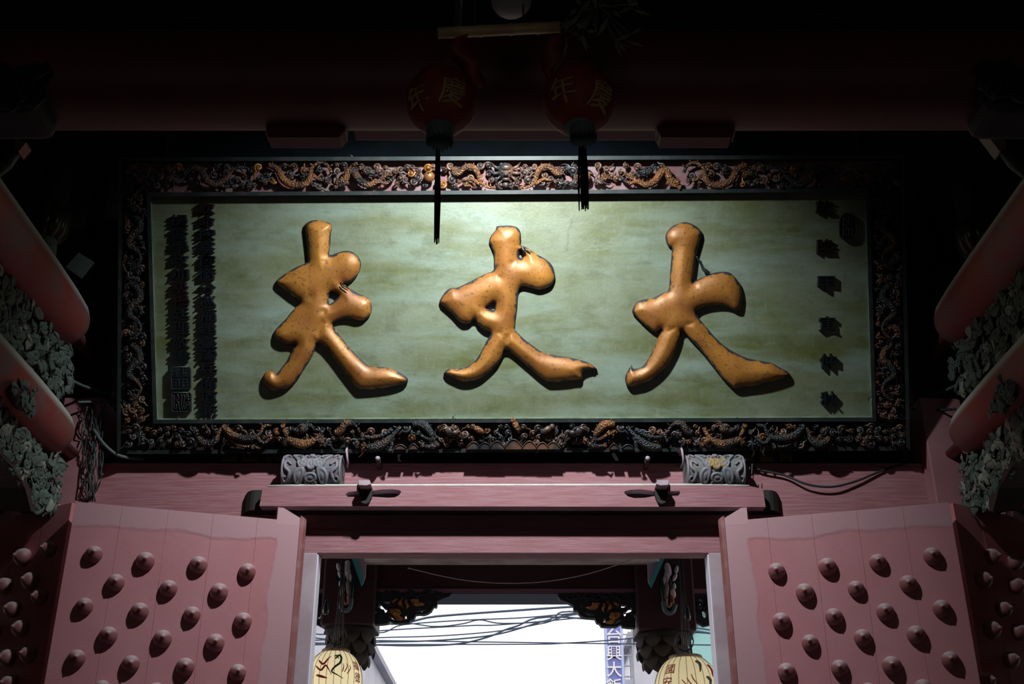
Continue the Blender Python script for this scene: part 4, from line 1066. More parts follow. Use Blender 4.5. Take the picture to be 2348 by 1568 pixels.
def leaf_mesh(kind, mat):
    m = MB()
    if kind == 0:                                    # curled acanthus leaf
        n, w = 7, 5; vs = []
        for i in range(n):
            t = i / (n - 1); wd = math.sin(math.pi * (0.12 + 0.80 * t)) ** 0.8 * 0.5
            for j in range(w):
                u = j / (w - 1) * 2 - 1
                vs.append((0.34 * math.sin(t * 3.0) - 0.75 * u * u * wd + 0.10 * t * t, u * wd * (1 + .12 * math.sin(t * 18)), t * 1.3 - .5 - .25 * t * t))
        fs = [(i * w + j, i * w + j + 1, (i + 1) * w + j + 1, (i + 1) * w + j) for i in range(n - 1) for j in range(w - 1)]
        m.add(vs, fs, 0, True); m.tube([(0.12 + 0.22 * math.sin(i / 6 * 2.6) + .15 * (i / 6) ** 2, 0, i / 6 * 1.3 - .5 - .25 * (i / 6) ** 2) for i in range(7)], [.07, .08, .07, .06, .05, .04, .02], 5)
    elif kind == 1:                                  # scroll
        p = spiral(0, 0, 0.06, 0.42, 0, 1.4, 16); p += [(0.2, .7), (-.25, .75)]
        m.tube([(0.12, a, b) for a, b in p], [.13] * 15 + [.12, .11, .1, .06], 6); m.ball((0.16, 0, 0), .11, 6)
    else:                                            # bud with petals
        m.ball((0.15, 0, 0), (.18, .22, .26), 8)
        for k in range(5):
            a = 2 * math.pi * k / 5; m.ball((0.08, .28 * math.cos(a), .28 * math.sin(a)), (.10, .17, .17), 6)
    return m.mesh('carved_leaf', mat)
LEAVES = {}
for mt in (CARVE, CARVE2):
    for k in range(3): LEAVES[(k, mt.name)] = leaf_mesh(k, mt)
def carve_panel(s_, poly_px, n, size, label, seed, xin=1.85, rimpoly=None, pale=0.15):
    def yz(px, py):
        P = atX(CX + s_ * (CX - px) if s_ > 0 else px, py, s_ * xin); return (P.y, P.z)
    poly = [yz(*p) for p in poly_px]
    cy_, cz_ = sum(p[0] for p in poly) / len(poly), min(p[1] for p in poly)
    o = empty('foliage_carving', (s_ * (xin + 0.03), cy_, cz_))
    loc = lambda y, z: (y - cy_, z - cz_)
    back = [loc(*p) for p in poly]
    cyb, czb = sum(p[0] for p in back) / len(back), sum(p[1] for p in back) / len(back)
    inn = [(cyb + (a - cyb) * .93, czb + (b - czb) * .93) for a, b in back]
    m = MB(); m.prism(inn, lambda u, v, w: (s_ * (0.02 + w), u, v), 0.045); m.build('panel_board', BLACKWOOD, o)
    if rimpoly:
        rp = [loc(*yz(*p)) for p in rimpoly]
        m = MB(); m.prism(rp, lambda u, v, w: (s_ * (-0.015 + w), u, v), 0.11); m.build('curved_rim', DARKWOOD, o)
    rd = random.Random(seed); ys = [p[0] for p in back]; zs = [p[1] for p in back]; pts = []; t = 0
    while len(pts) < n and t < 5000:
        t += 1; y, z = rd.uniform(min(ys), max(ys)), rd.uniform(min(zs), max(zs))
        if not inside([(y, z)], back)[0]: continue
        if any((y - a) ** 2 + (z - b) ** 2 < (size * .46) ** 2 for a, b in pts): continue
        pts.append((y, z))
        kind = rd.choices((0, 1, 2), (3.5, 4, 1.3))[0]; mt = CARVE2 if rd.random() < pale else CARVE
        f = size * rd.uniform(.75, 1.2)
        ob = link('carved_leaf', LEAVES[(kind, mt.name)], o, (s_ * (-0.004 + rd.uniform(-.012, .008)), y, z), (rd.uniform(0, 6.28), rd.uniform(-.4, .4), rd.uniform(-.4, .4)), (-s_ * f * .62, f, f))
    tag(o, label, 'carving')
up = [(-90, 505), (0, 592), (60, 655), (120, 735), (178, 805), (182, 895), (150, 905), (110, 865), (0, 752), (-90, 670)]
lw = [(-80, 835), (0, 915), (60, 985), (118, 1052), (156, 1040), (150, 1168), (86, 1170), (74, 1120), (40, 1072), (0, 1028), (-80, 955)]
rim = [(-80, 958), (0, 1030), (38, 1072), (66, 1118), (80, 1172), (92, 1172), (88, 1140), (76, 1112), (48, 1070), (0, 1012), (-80, 940)]
carve_panel(-1, up, 150, 0.056, 'grey-green carved foliage between the round beams on the side of the square grey plate', 1)
carve_panel(1, up, 150, 0.056, 'grey-green carved foliage between the round beams on the side of the sagging cable', 2)
carve_panel(-1, lw, 150, 0.056, 'grey-green carved bracket under the lower round beam on the side of the square grey plate', 3, rimpoly=rim)
carve_panel(1, lw, 150, 0.056, 'grey-green carved bracket under the lower round beam on the side of the sagging cable', 4, rimpoly=rim, pale=0.3)
# carved knots clinging to the lower beams
for s_, lab in ((-1, 'dark carved leafy knot on the lower round beam near the tangled wires'), (1, 'dark carved leafy knot on the lower round beam near the sagging cable')):
    P = atX(CX + s_ * (CX - 55), 905, s_ * 1.80); o = empty('carved_knot', (s_ * 1.80, P.y, P.z)); rd = random.Random(s_ + 9)
    m = MB(); m.ball((s_ * 0.02, 0, 0), (0.03, 0.10, 0.05), 10); m.build('knot_core', BLACKWOOD, o)
    for k in range(16):
        f = rd.uniform(.04, .06)
        link('carved_leaf', LEAVES[(rd.choice((0, 0, 1)), CARVE.name)], o, (s_ * rd.uniform(-.01, .015), rd.uniform(-.09, .10), rd.uniform(-.045, .045)), (rd.uniform(0, 6.28), rd.uniform(-.5, .5), rd.uniform(-.5, .5)), (-s_ * f * .7, f, f))
    tag(o, lab, 'carving')
# melon-shaped struts above the upper beams
MELON = M('brown_green_lacquer', (0.06, 0.05, 0.025), 0.28, col2=(0.03, 0.03, 0.02), scale=10)
for s_, px, py, lab in ((-1, 112, 512, 'lobed dark lacquered melon strut above the round beam near the square grey plate'), (1, 2240, 545, 'lobed dark lacquered melon strut above the round beam without a plate')):
    P = atX(px, py, s_ * 1.93); o = empty('melon_strut', (P.x, P.y, 3.93)); h = P.z - 3.93
    m = MB()
    for k in range(8):
        a = 2 * math.pi * k / 8; m.ball((0.045 * math.cos(a), 0.045 * math.sin(a), h), (0.045, 0.045, 0.085), 10)
    m.build('melon_body', MELON, o)
    m = MB(); m.lathe([(0.06, 0), (0.05, h * .5), (0.04, h)], 14); m.build('strut_foot', CARVE, o); m = MB(); m.lathe([(0.05, h + .07), (0.06, h + .1), (0.06, h + .4)], 14); m.build('strut_head', BLACKWOOD, o)
    tag(o, lab, 'strut')
# square grey plate
P = atY(184, 608, 4.35); o = empty('metal_plate', P, (R(20), R(0), R(8)))
out = [(150 + 0, 615), (178, 577), (216, 598), (190, 640)]
pl = [( (x - 184) / F * 4.75, (608 - y) / F * 4.75) for x, y in out]
MB().prism(pl, lambda u, v, w: (u, w, v), 0.012).build('plate', METALG, o)
m = MB(); m.tube([(0, 0.012, 0), (-0.04, 0.04, 0.0), (-0.10, 0.06, -0.08), (-0.12, 0.06, -0.17)], 0.006, 5); m.build('plate_hook', CABLE, o)
tag(o, 'small square grey plate hung askew beside the upper round beam', 'plate')
# white-lit plank braces seen under the cross beam ends
for s_, quad, lab in ((-1, [(36, 318), (60, 326), (42, 348), (32, 336)], 'short pink plank end below the black bracket near the square grey plate'), (1, [(2252, 294), (2282, 294), (2310, 332), (2293, 348)], 'slanting grey plank brace under the cross beam')):
    Y = 3.3; pts = [atY(x, y, Y) for x, y in quad]; c = pts[0]
    o = empty('plank_brace', c)
    MB().prism([(p.x - c.x, p.z - c.z) for p in pts], lambda u, v, w: (u, w, v), 0.05).build('brace_board', PINK if s_ < 0 else M('bare_grey_wood', (0.3, 0.26, 0.24), 0.8), o)
    a = [pts[-1] - c, pts[-2] - c]; mid = (a[0] + a[1]) / 2
    m = MB(); m.tube([mid + Vector((0, .02, 0.01)), mid + Vector((s_ * .03, .02, -.05)), mid + Vector((s_ * .09, .03, -.12))], [0.014, 0.02, 0.012], 6)
    m.ball(mid + Vector((s_ * .10, .02, -.13)), (.022, .02, .028), 8); m.build('carved_end', CARVE, o)
    tag(o, lab, 'brace')
# ================================================================== SMALL THINGS AROUND THE PLAQUE
pb = empty('painted_board', (0, YW + 0.165, 3.35))
m = MB(); m.box((-1.75, 0, -0.01), (1.75, 0.015, 0.075)); m.build('board', BLACKWOOD, pb)
for x0, x1 in ((508, 545), (556, 590), (610, 645), (1706, 1730), (1742, 1775), (1788, 1816), (942, 950)):
    a, b = atY(x0, 1048, YW + 0.16).x, atY(x1, 1048, YW + 0.16).x; z0 = atY(1174, 1057, YW + .16).z - 3.35; z1 = atY(1174, 1037, YW + .16).z - 3.35
    m = MB(); m.box((a, -0.006, z0), (b, 0.001, z1)); m.build('yellow_panel', YELL, pb)
tag(pb, 'dark board with worn yellow squares behind the bottom of the plaque', 'board')
for (x, y, lab) in ((866, 1052, 'grey-tipped wooden pin below the plaque near the grey lotus support'), (1485, 1052, 'grey-tipped wooden pin below the plaque near the ochre-stained support')):
    P = atY(x, y, YW - 0.09); o = empty('wooden_pin', (P.x, YW, P.z - 0.01))
    m = MB(); m.tube([(0, 0.02, 0.0), (0, -0.06, 0.005), (0, -0.085, 0.008)], [0.011, 0.011, 0.012], 10); m.ball((0, -0.088, 0.009), 0.0125, 10); m.build('pin_shaft', DARKWOOD, o)
    m = MB(); m.ball((0, -0.092, 0.012), 0.011, 10); m.build('pin_tip', LAVEN, o)
    tag(o, lab, 'pin')
for (x, lab) in ((795, 'iron hook at the foot of the plaque beside the grey lotus support'), (1563, 'iron hook at the foot of the plaque beside the ochre-stained support')):
    P = atD(x, 1034, PD - 0.07); o = empty('iron_hook', P)
    m = MB(); m.tube([(0, 0.05, 0.0), (0, 0.0, 0.012), (0, -0.012, 0.0), (0.004, -0.004, -0.03), (0.006, 0.01, -0.05), (0.0, 0.05, -0.055)], 0.005, 6); m.build('hook_bar', LAVEN, o)
    tag(o, lab, 'hook')
for quad, lab in (([(911, 1042), (919, 1040), (916, 1052), (921, 1060), (913, 1058), (912, 1050)], 'torn white paper scrap under the plaque near the grey lotus support'),
                  ([(1402, 1040), (1409, 1036), (1416, 1050), (1418, 1058), (1410, 1056)], 'torn white paper scrap under the plaque near the ochre-stained support')):
    Y = YW - 0.02; P = [atY(x, y, Y) for x, y in quad]; c = P[0]
    o = MB().prism([(p.x - c.x, p.z - c.z) for p in P], lambda u, v, w: (u, w + v * .3, v), 0.0025).build('paper_scrap', WHITE); o.location = c
    tag(o, lab, 'paper')
def cable(name, pts, r, mat, label, cat='cable', group=None):
    """pts: (px, py, Y); smooth cable through them"""
    W = [atY(x, y, Y) for x, y, Y in pts]; c = W[0]
    n = len(W); out = []
    for i in range(n - 1):
        p0, p1, p2, p3 = W[max(i - 1, 0)], W[i], W[i + 1], W[min(i + 2, n - 1)]
        for k in range(6):
            t = k / 6; out.append(0.5 * ((2 * p1) + (-p0 + p2) * t + (2 * p0 - 5 * p1 + 4 * p2 - p3) * t * t + (-p0 + 3 * p1 - 3 * p2 + p3) * t ** 3) - c)
    out.append(W[-1] - c)
    o = MB().tube(out, r, 6).build(name, mat); o.location = c
    return tag(o, label, cat, group)
cable('sagging_cable', [(1716, 1068, YW - .01), (1745, 1078, YW - .02), (1800, 1090, YW - .02), (1850, 1110, YW - .03), (1905, 1116, YW - .03), (1960, 1104, YW - .02), (2025, 1078, YW - .01), (2080, 1062, YW)], 0.005, CABLE, 'black cable sagging across the pink beam below the plaque corner')
cable('wall_cable', [(60, 760, 4.3), (100, 830, 4.45), (170, 875, 4.55), (215, 893, 4.66), (260, 905, YW)], 0.007, CABLEG, 'grey cable running from the carved foliage to the post by the plaque', group=None)
cable('wall_cable', [(178, 922, 4.62), (225, 921, 4.68), (285, 921, YW)], 0.006, CABLEG, 'straight grey conduit stub behind the lower corner of the plaque near the wires')
cable('wall_cable', [(215, 985, 4.66), (240, 1020, 4.66), (275, 1045, 4.7), (330, 1052, YW)], 0.008, CABLEG, 'thick grey cable curling under the plaque corner above the tangled wires')
cable('wall_cable', [(2075, 916, YW), (2140, 905, 4.72), (2200, 880, 4.6), (2240, 855, 4.5), (2290, 790, 4.3), (2330, 735, 4.2)], 0.007, CABLEG, 'grey cable rising from the plaque corner along the carved foliage')
cable('wall_cable', [(2090, 938, YW), (2150, 940, 4.7), (2190, 938, 4.6)], 0.006, CABLE, 'pair of dark conduits between the plaque and the lower beam', group=None)
bw = empty('wire_bundle', atY(215, 1050, YW - .1)); rd = random.Random(5)
for k in range(15):
    x = 210 + rd.uniform(-18, 22); pts = [(x + rd.uniform(-30, 30), 905 + rd.uniform(0, 55)), (x + rd.uniform(-14, 14), 985 + rd.uniform(-10, 10)), (x + rd.uniform(-8, 8), 1050), (x + rd.uniform(-12, 8), 1105 + rd.uniform(-10, 10)), (205 + rd.uniform(-16, 16), 1150)]
    W = [atY(a, b, YW - .1 - rd.uniform(0, .03)) - bw.location for a, b in smooth_loop(pts, 14, False)]
    MB().tube(W, rd.uniform(.0015, .0032), 5).build('wire', rd.choice((CABLE, CABLE, CABLEG)), bw)
tag(bw, 'tangled bundle of old wires running down the pink post', 'wires')
tw = empty('straw_twigs', atY(1715, 1090, YW - .05)); 
for k in range(7):
    a = (1708 + rd.uniform(-6, 14), 1106); b = (a[0] + rd.uniform(-16, 16), 1050 + rd.uniform(0, 30)); mid = lerp(a, b, .5)
    W = [atY(x, y, YW - .06 - rd.uniform(0, .04)) - tw.location for x, y in (a, (mid[0] + rd.uniform(-6, 6), mid[1]), b)]
    MB().tube(W, 0.0022, 4).build('twig', CABLEG, tw)
tag(tw, 'few dry twigs stuck beside the ochre-stained support', 'twigs')
# side door rails beyond the posts
for s_, lab in ((-1, 'short pink side door rail behind the carved bracket near the tangled wires'), (1, 'short pink side door rail behind the carved bracket with pale buds')):
    xa, xb = sorted((s_ * 2.02, s_ * 4.2)); o = empty('side_door_rail', ((xa + xb) / 2, YW + .08, 3.12)); w = (xb - xa) / 2
    m = MB(); m.box((-w, -0.16, 0.0), (w, 0, 0.11), 0, 0.008); m.build('rail_face', PINKLIT, o)
    m = MB(); m.box((-w + 0.0, -0.12, -0.06), (w, 0, -0.001)); m.build('rail_soffit', DARKWOOD, o); tag(o, lab, 'door rail')

# ================================================================== OUTER PORCH SEEN THROUGH THE DOORWAY
slab('porch_floor', (-6, YW + .1, -0.1), (6, 8.4, 0.0), FLOORM)
YP = 6.3
# sloping porch ceiling
hs = [[(s_ * 1.75, 0.5), (s_ * 2.45, 0.5), (s_ * 2.45, 1.35), (s_ * 1.75, 1.35)] for s_ in (-1, 1)]  # openings added so sky shows through the wall slots
m = MB(); m.prism([(-6, 0), (6, 0), (6, 2.62), (-6, 2.62)], lambda u, v, w: (u, 4.98 + v, 4.55 - 0.431 * v + w), 0.1, hs)
tag(m.build('porch_ceiling', PALE), kind='structure')
zb = atY(CX, 1360, YP).z
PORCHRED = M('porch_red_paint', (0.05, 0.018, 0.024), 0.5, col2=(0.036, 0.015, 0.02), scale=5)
LILAC = M('lilac_lit_paint', (0.22, 0.12, 0.18), 0.5)  # lower lip of the beam, its light put into the colour
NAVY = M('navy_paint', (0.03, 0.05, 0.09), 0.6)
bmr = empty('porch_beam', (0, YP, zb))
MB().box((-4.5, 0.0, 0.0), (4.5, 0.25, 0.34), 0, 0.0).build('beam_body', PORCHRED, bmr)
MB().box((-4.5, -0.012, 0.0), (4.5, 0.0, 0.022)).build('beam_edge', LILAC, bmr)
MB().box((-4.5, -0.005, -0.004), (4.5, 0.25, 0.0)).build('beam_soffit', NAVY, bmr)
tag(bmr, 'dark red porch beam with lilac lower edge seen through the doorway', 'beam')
pr = empty('porch_purlin', (0, 6.19, 3.50)); zc = atY(CX, 1273, 6.19).z
pr.location.z = zc
MB().tube([(-0.80, 0, 0), (0.80, 0, 0)], 0.052, 20).build('purlin_log', M('grey_plastered_log', (0.5, 0.47, 0.48), 0.7, col2=(0.34, 0.29, 0.30), scale=6, stretch=(1, 4, 4)), pr)
tag(pr, 'grey round purlin just below the door lintel line in the porch', 'beam')
cable('slack_wire', [(935, 1302, 5.9), (1020, 1322, 5.9), (1090, 1333, 5.9), (1174, 1337, 5.9), (1260, 1332, 5.9), (1350, 1315, 5.9), (1440, 1286, 5.9), (1500, 1262, 5.9)], 0.0025, M('pale_wire', (0.45, 0.42, 0.42), 0.5), 'thin pale wire slung across the porch ceiling', 'wire')

BRK = M('blackened_teal_carving', (0.012, 0.035, 0.045), 0.6, col2=(0.02, 0.02, 0.02), scale=20)
ORG = M('orange_gilt_tiger', (0.60, 0.30, 0.09), 0.5, 0.2, col2=(0.16, 0.06, 0.02), scale=60, lo=0.45, hi=0.6, bump=(90, .6, .004))
def porch_bracket(s_, label):
    k = 15.683                                       # zoom scale of the traced outline, first pixel 860, 1340
    tr = lambda L_: [(860 + x / k, 1340 + y / k) for x, y in L_]
    mx = lambda x: x if s_ < 0 else 2 * 1158.5 + 0 - x
    def W(L_): return [(atY(mx(x), y + (8 if s_ > 0 else 0), YP).x, atY(mx(x), y + (8 if s_ > 0 else 0), YP).z) for x, y in tr(L_)]
    outl = [(0, 230), (700, 215), (1400, 215), (2100, 210), (2780, 215), (2790, 300), (2700, 430), (2560, 480), (2230, 620), (2240, 740), (2190, 830), (2130, 790), (2080, 850), (2030, 950), (1900, 1040), (1750, 1085), (1600, 1075), (1470, 1085), (1420, 1200), (1380, 1260), (1310, 1270), (1220, 1390), (900, 1395), (690, 1395), (520, 1300), (470, 1400), (250, 1430), (0, 1435)]
    holes = [[(310, 650), (340, 610), (520, 610), (545, 640), (510, 720), (420, 715)], [(130, 740), (170, 705), (220, 720), (350, 860), (440, 870), (450, 940), (400, 1030), (360, 1010), (320, 900), (280, 910), (130, 840)],
             [(455, 1165), (520, 1140), (600, 1160), (740, 1290), (720, 1310), (620, 1240)], [(330, 1300), (365, 1255), (400, 1300), (365, 1345)],
             [(1060, 1180), (1080, 1085), (1195, 1115), (1130, 1185), (1155, 1250), (1025, 1225)], [(1440, 850), (1600, 850), (1760, 810), (1765, 835), (1620, 890), (1500, 890)],
             [(1425, 930), (1560, 945), (1840, 880), (1845, 920), (1700, 1000), (1500, 1005)], [(1620, 640), (1680, 625), (1725, 680), (1690, 692)], [(1835, 640), (2000, 630), (1990, 690), (1950, 705)], [(20, 1000), (35, 890), (70, 950), (40, 1090)]]
    o = empty('porch_bracket', (atY(mx(870), 1357, YP).x, YP - 0.01, zb)); b = o.location
    ol = W(outl)
    m = MB(); m.prism([(u - b.x, v - b.z) for u, v in ol], lambda u, v, w: (u, w, v), 0.05, [[(u - b.x, v - b.z) for u, v in W(h)] for h in holes]); m.build('pierced_board', BRK, o)
    for tg in ([(590, 660), (720, 530), (830, 520), (760, 610), (640, 690)], [(830, 700), (920, 540), (1010, 480), (1050, 520), (960, 640), (1040, 900), (1000, 860), (860, 780)],
               [(1070, 640), (1120, 540), (1165, 560), (1180, 690), (1235, 790), (1140, 890), (1150, 790), (1090, 720)], [(1260, 560), (1400, 530), (1560, 540), (1580, 690), (1800, 720), (1700, 780), (1440, 810), (1350, 740)],
               [(500, 900), (680, 860), (880, 890), (960, 1060), (850, 1170), (860, 1220), (1110, 1280), (900, 1320), (780, 1300), (700, 1180), (560, 1050)]):
        pts = W(tg); c0 = (sum(p[0] for p in pts) / len(pts), sum(p[1] for p in pts) / len(pts)); n = len(pts)
        m = MB(); vs = [(c0[0] - b.x, -0.022, c0[1] - b.z)] + [(c0[0] + (p[0] - c0[0]) * .8 - b.x, -0.016, c0[1] + (p[1] - c0[1]) * .8 - b.z) for p in pts] + [(p[0] - b.x, 0.001, p[1] - b.z) for p in pts]
        m.add(vs, [(0, 1 + i, 1 + (i + 1) % n) for i in range(n)] + [(1 + i, 1 + n + i, 1 + n + (i + 1) % n, 1 + (i + 1) % n) for i in range(n)], 0, False); m.build('gilt_tiger_patch', ORG, o)
    rd = random.Random(s_ + 3)
    for i in range(14):
        x, y = 60 + 190 * i + rd.uniform(-30, 30), 350 + rd.uniform(-70, 60)
        if x > 2500: break
        P = W([(x, y)])[0]; m = MB(); m.tube([(P[0] - b.x + a, -0.006, P[1] - b.z + c) for a, c in spiral(0, 0, .004, .018, rd.uniform(0, 6), 1.2, 10)], .005, 5); m.build('carved_scroll', BRK, o)
    tag(o, label, 'bracket')
porch_bracket(-1, 'pierced dark bracket with orange gilt tiger beside the white street building')
porch_bracket(1, 'pierced dark bracket with orange gilt tiger above the blue street sign')
def post_group(s_, xa, xb, ylow, lotus, label_p, label_l):
    a, b = atY(xa, 1400, YP).x, atY(xb, 1400, YP).x; z0 = atY(CX, ylow, YP).z
    o = empty('hanging_post', ((a + b) / 2, YP - 0.05, z0)); w = abs(b - a) / 2
    MB().box((-w, -0.03, 0.0), (w, 0.28, 0.62), 0, 0.01).build('post_body', PORCHRED, o)
    tag(o, label_p, 'post')
    cx_, ytop, ybot, rw = lotus
    t, bt = atY(cx_, ytop, YP + .05), atY(cx_, ybot, YP + .05); r = rw / F * (YP * 1.12); h = t.z - bt.z
    l = empty('lotus_pendant', (t.x, YP + 0.05, z0))
    m = MB(); m.lathe([(w * .95, 0.0), (w * 1.05, -0.02), (r * .9, -h * .15), (r * .95, -h * .45), (r * .7, -h * .8), (r * .25, -h), (0.004, -h * 1.02)], 16); m.build('pendant_core', BLACKWOOD, l)
    LOT = M('dark_olive_carved_lotus', (0.045, 0.045, 0.038), 0.8, col2=(0.075, 0.07, 0.055), scale=16)
    for row, (hz, rr, n) in enumerate(((-h * .25, r * .93, 9), (-h * .52, r * .93, 9), (-h * .78, r * .72, 8))):
        for k in range(n):
            a_ = 2 * math.pi * (k + .5 * row) / n; ca, sa = math.cos(a_), math.sin(a_)
            vs = []; pl = h * .36; pw = r * .36
            for i in range(6):
                tt = i / 5; ww = pw * math.sin(math.pi * (.25 + .7 * tt)); zz_ = hz + pl * (.5 - tt); ro = rr + .016 * math.sin(math.pi * tt) + (.016 * tt * tt)
                for j in (-1, 0, 1): vs.append(((ro + (.008 if j == 0 else 0)) * ca - sa * ww * j, (ro + (.008 if j == 0 else 0)) * sa + ca * ww * j, zz_))
            m = MB(); m.add(vs, [(3 * i + j, 3 * i + j + 1, 3 * i + j + 4, 3 * i + j + 3) for i in range(5) for j in range(2)], 0, True); ob = m.build('lotus_petal', LOT, l)
    tag(l, label_l, 'pendant')
post_group(-1, 742, 862, 1440, (806, 1432, 1522, 45), 'dark red hanging post in the porch beside the white street building', 'carved lotus pendant hanging beside the lantern with the green dragon')
post_group(1, 1458, 1590, 1452, (1520, 1446, 1532, 50), 'dark red hanging post in the porch above the blue street sign', 'carved lotus pendant hanging beside the lantern with pale dragon scales')
# outer halves of the pierced boards, teal-edged rafters, carved shuttle ornaments
WHC = M('pale_chalky_shell', (0.55, 0.53, 0.55), 0.6); GRN = M('glossy_dark_green', (0.01, 0.035, 0.035), 0.25)  # chalky tone is the white shell on the dark carvings
for s_, px, lab, lab2, lab3 in ((-1, 792, 'glossy black-green carved bracket figure on the post beside the white street building', 'turquoise-edged rafter beside the white-building post', 'dark pierced board between the doorway jamb and the post by the white building'),
                          (1, 1535, 'glossy black-green carved bracket figure on the post above the blue street sign', 'turquoise-edged rafter beside the sign-side post', 'dark pierced board between the doorway jamb and the post by the sign')):
    dy = 0 if s_ < 0 else 6
    o = empty('carved_figure', atY(px, 1405 + dy, YP - .06)); b = o.location
    g = lambda x, y, d=0.0: atY(px + (x if s_ < 0 else -x), y + dy, YP - .10 - d) - b
    m = MB(); pp = smooth_loop([(-12, 1292), (-22, 1320), (-14, 1352), (-8, 1385), (4, 1402), (16, 1390), (20, 1350), (14, 1322), (4, 1296)], 6)
    m.prism(pp, lambda u, v, d: g(u, v, -d), 0.08); m.build('figure_body', GRN, o)
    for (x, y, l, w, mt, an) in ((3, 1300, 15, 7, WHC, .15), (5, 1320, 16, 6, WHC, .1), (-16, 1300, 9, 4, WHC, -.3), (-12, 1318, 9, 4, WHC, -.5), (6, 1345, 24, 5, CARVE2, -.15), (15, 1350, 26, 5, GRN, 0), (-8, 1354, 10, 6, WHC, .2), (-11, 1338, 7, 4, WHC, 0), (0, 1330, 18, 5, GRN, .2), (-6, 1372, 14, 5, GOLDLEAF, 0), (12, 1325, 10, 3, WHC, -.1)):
        P = g(x, y, 0.006); m = MB(); k_ = YP * 1.12 / F
        m.lathe([(math.sin(math.pi * i / 8) + 1e-3, -math.cos(math.pi * i / 8)) for i in range(9)], 10, 0, Matrix.Translation(P) @ Matrix.Rotation(an * (1 if s_ < 0 else -1), 4, 'Y') @ Matrix.Diagonal((w * k_, .014, l * k_, 1)))
        m.build('carved_feather', mt, o)
    m = MB(); pp = smooth_loop([(-14, 1380), (-8, 1396), (2, 1400), (11, 1392), (14, 1372)], 4, False); m.tube([g(x, y, .01) for x, y in pp], .013, 8); m.build('curled_tail', M('teal_grey_lacquer', (0.09, 0.16, 0.17), .35), o)
    m = MB(); pp = smooth_loop([(-4, 1376), (0, 1386), (6, 1382), (6, 1366)], 4, False); m.tube([g(x, y, .016) for x, y in pp], .008, 6); m.build('curled_tongue', M('salmon_paint', (0.4, 0.2, 0.16), .5), o)
    tag(o, lab, 'carving')
    e = 1 if s_ < 0 else -1
    qd = [(800, 1262), (812, 1262), (834, 1334), (828, 1342)] if s_ < 0 else [(1534, 1258), (1522, 1258), (1489, 1338), (1494, 1347)]
    P = [atY(x, y, YP - .14) for x, y in qd]; c = P[0]; o = empty('rafter', c)
    MB().prism([(p.x - c.x, p.z - c.z) for p in P], lambda u, v, w: (u, w, v), 0.02).build('turquoise_edge', TEAL, o)
    qd = [(812, 1262), (840, 1262), (838, 1320), (833, 1334)] if s_ < 0 else [(1522, 1258), (1484, 1258), (1486, 1330), (1489, 1338)]
    P = [atY(x, y, YP - .12) for x, y in qd]
    MB().prism([(p.x - c.x, p.z - c.z) for p in P], lambda u, v, w: (u, w + .02, v), 0.02).build('lilac_face', PALE, o)
    tag(o, lab2, 'rafter')
    xs_ = (690, 745) if s_ < 0 else (1592, 1660)
    a, b2 = atY(xs_[0], 1400, YP).x, atY(xs_[1], 1400, YP).x; zt, zl = atY(CX, 1358, YP).z, atY(CX, 1440, YP).z
    o = empty('pierced_board', ((a + b2) / 2, YP + .02, zl)); w = abs(b2 - a) / 2; h = zt - zl; rd = random.Random(8 + s_)
    hs = []
    for cx_, cz_ in ((-.5, .75), (.1, .62), (-.3, .42), (.5, .38), (.2, .8)):
        rr = rd.uniform(.10, .17); hs.append([(cx_ * w + rr * w * math.cos(t) * 1.1, cz_ * h + rr * h * .8 * math.sin(t)) for t in [i * 6.283 / 9 + rd.uniform(0, .3) for i in range(9)]])
    MB().prism([(-w, .25 * h), (-.4 * w, .08 * h), (.3 * w, .14 * h), (w, .02 * h), (w, h), (-w, h)], lambda u, v, d: (u, d, v), .04, hs).build('board', BRK, o)
    for i in range(6):
        m = MB(); cx_, cz_ = rd.uniform(-.8, .8) * w, rd.uniform(.3, .95) * h; m.tube([(cx_ + x, -.006, cz_ + z) for x, z in spiral(0, 0, .004, .02, rd.uniform(0, 6), 1.2, 10)], .005, 5); m.build('carved_scroll', BRK, o)
    tag(o, lab3, 'carving')

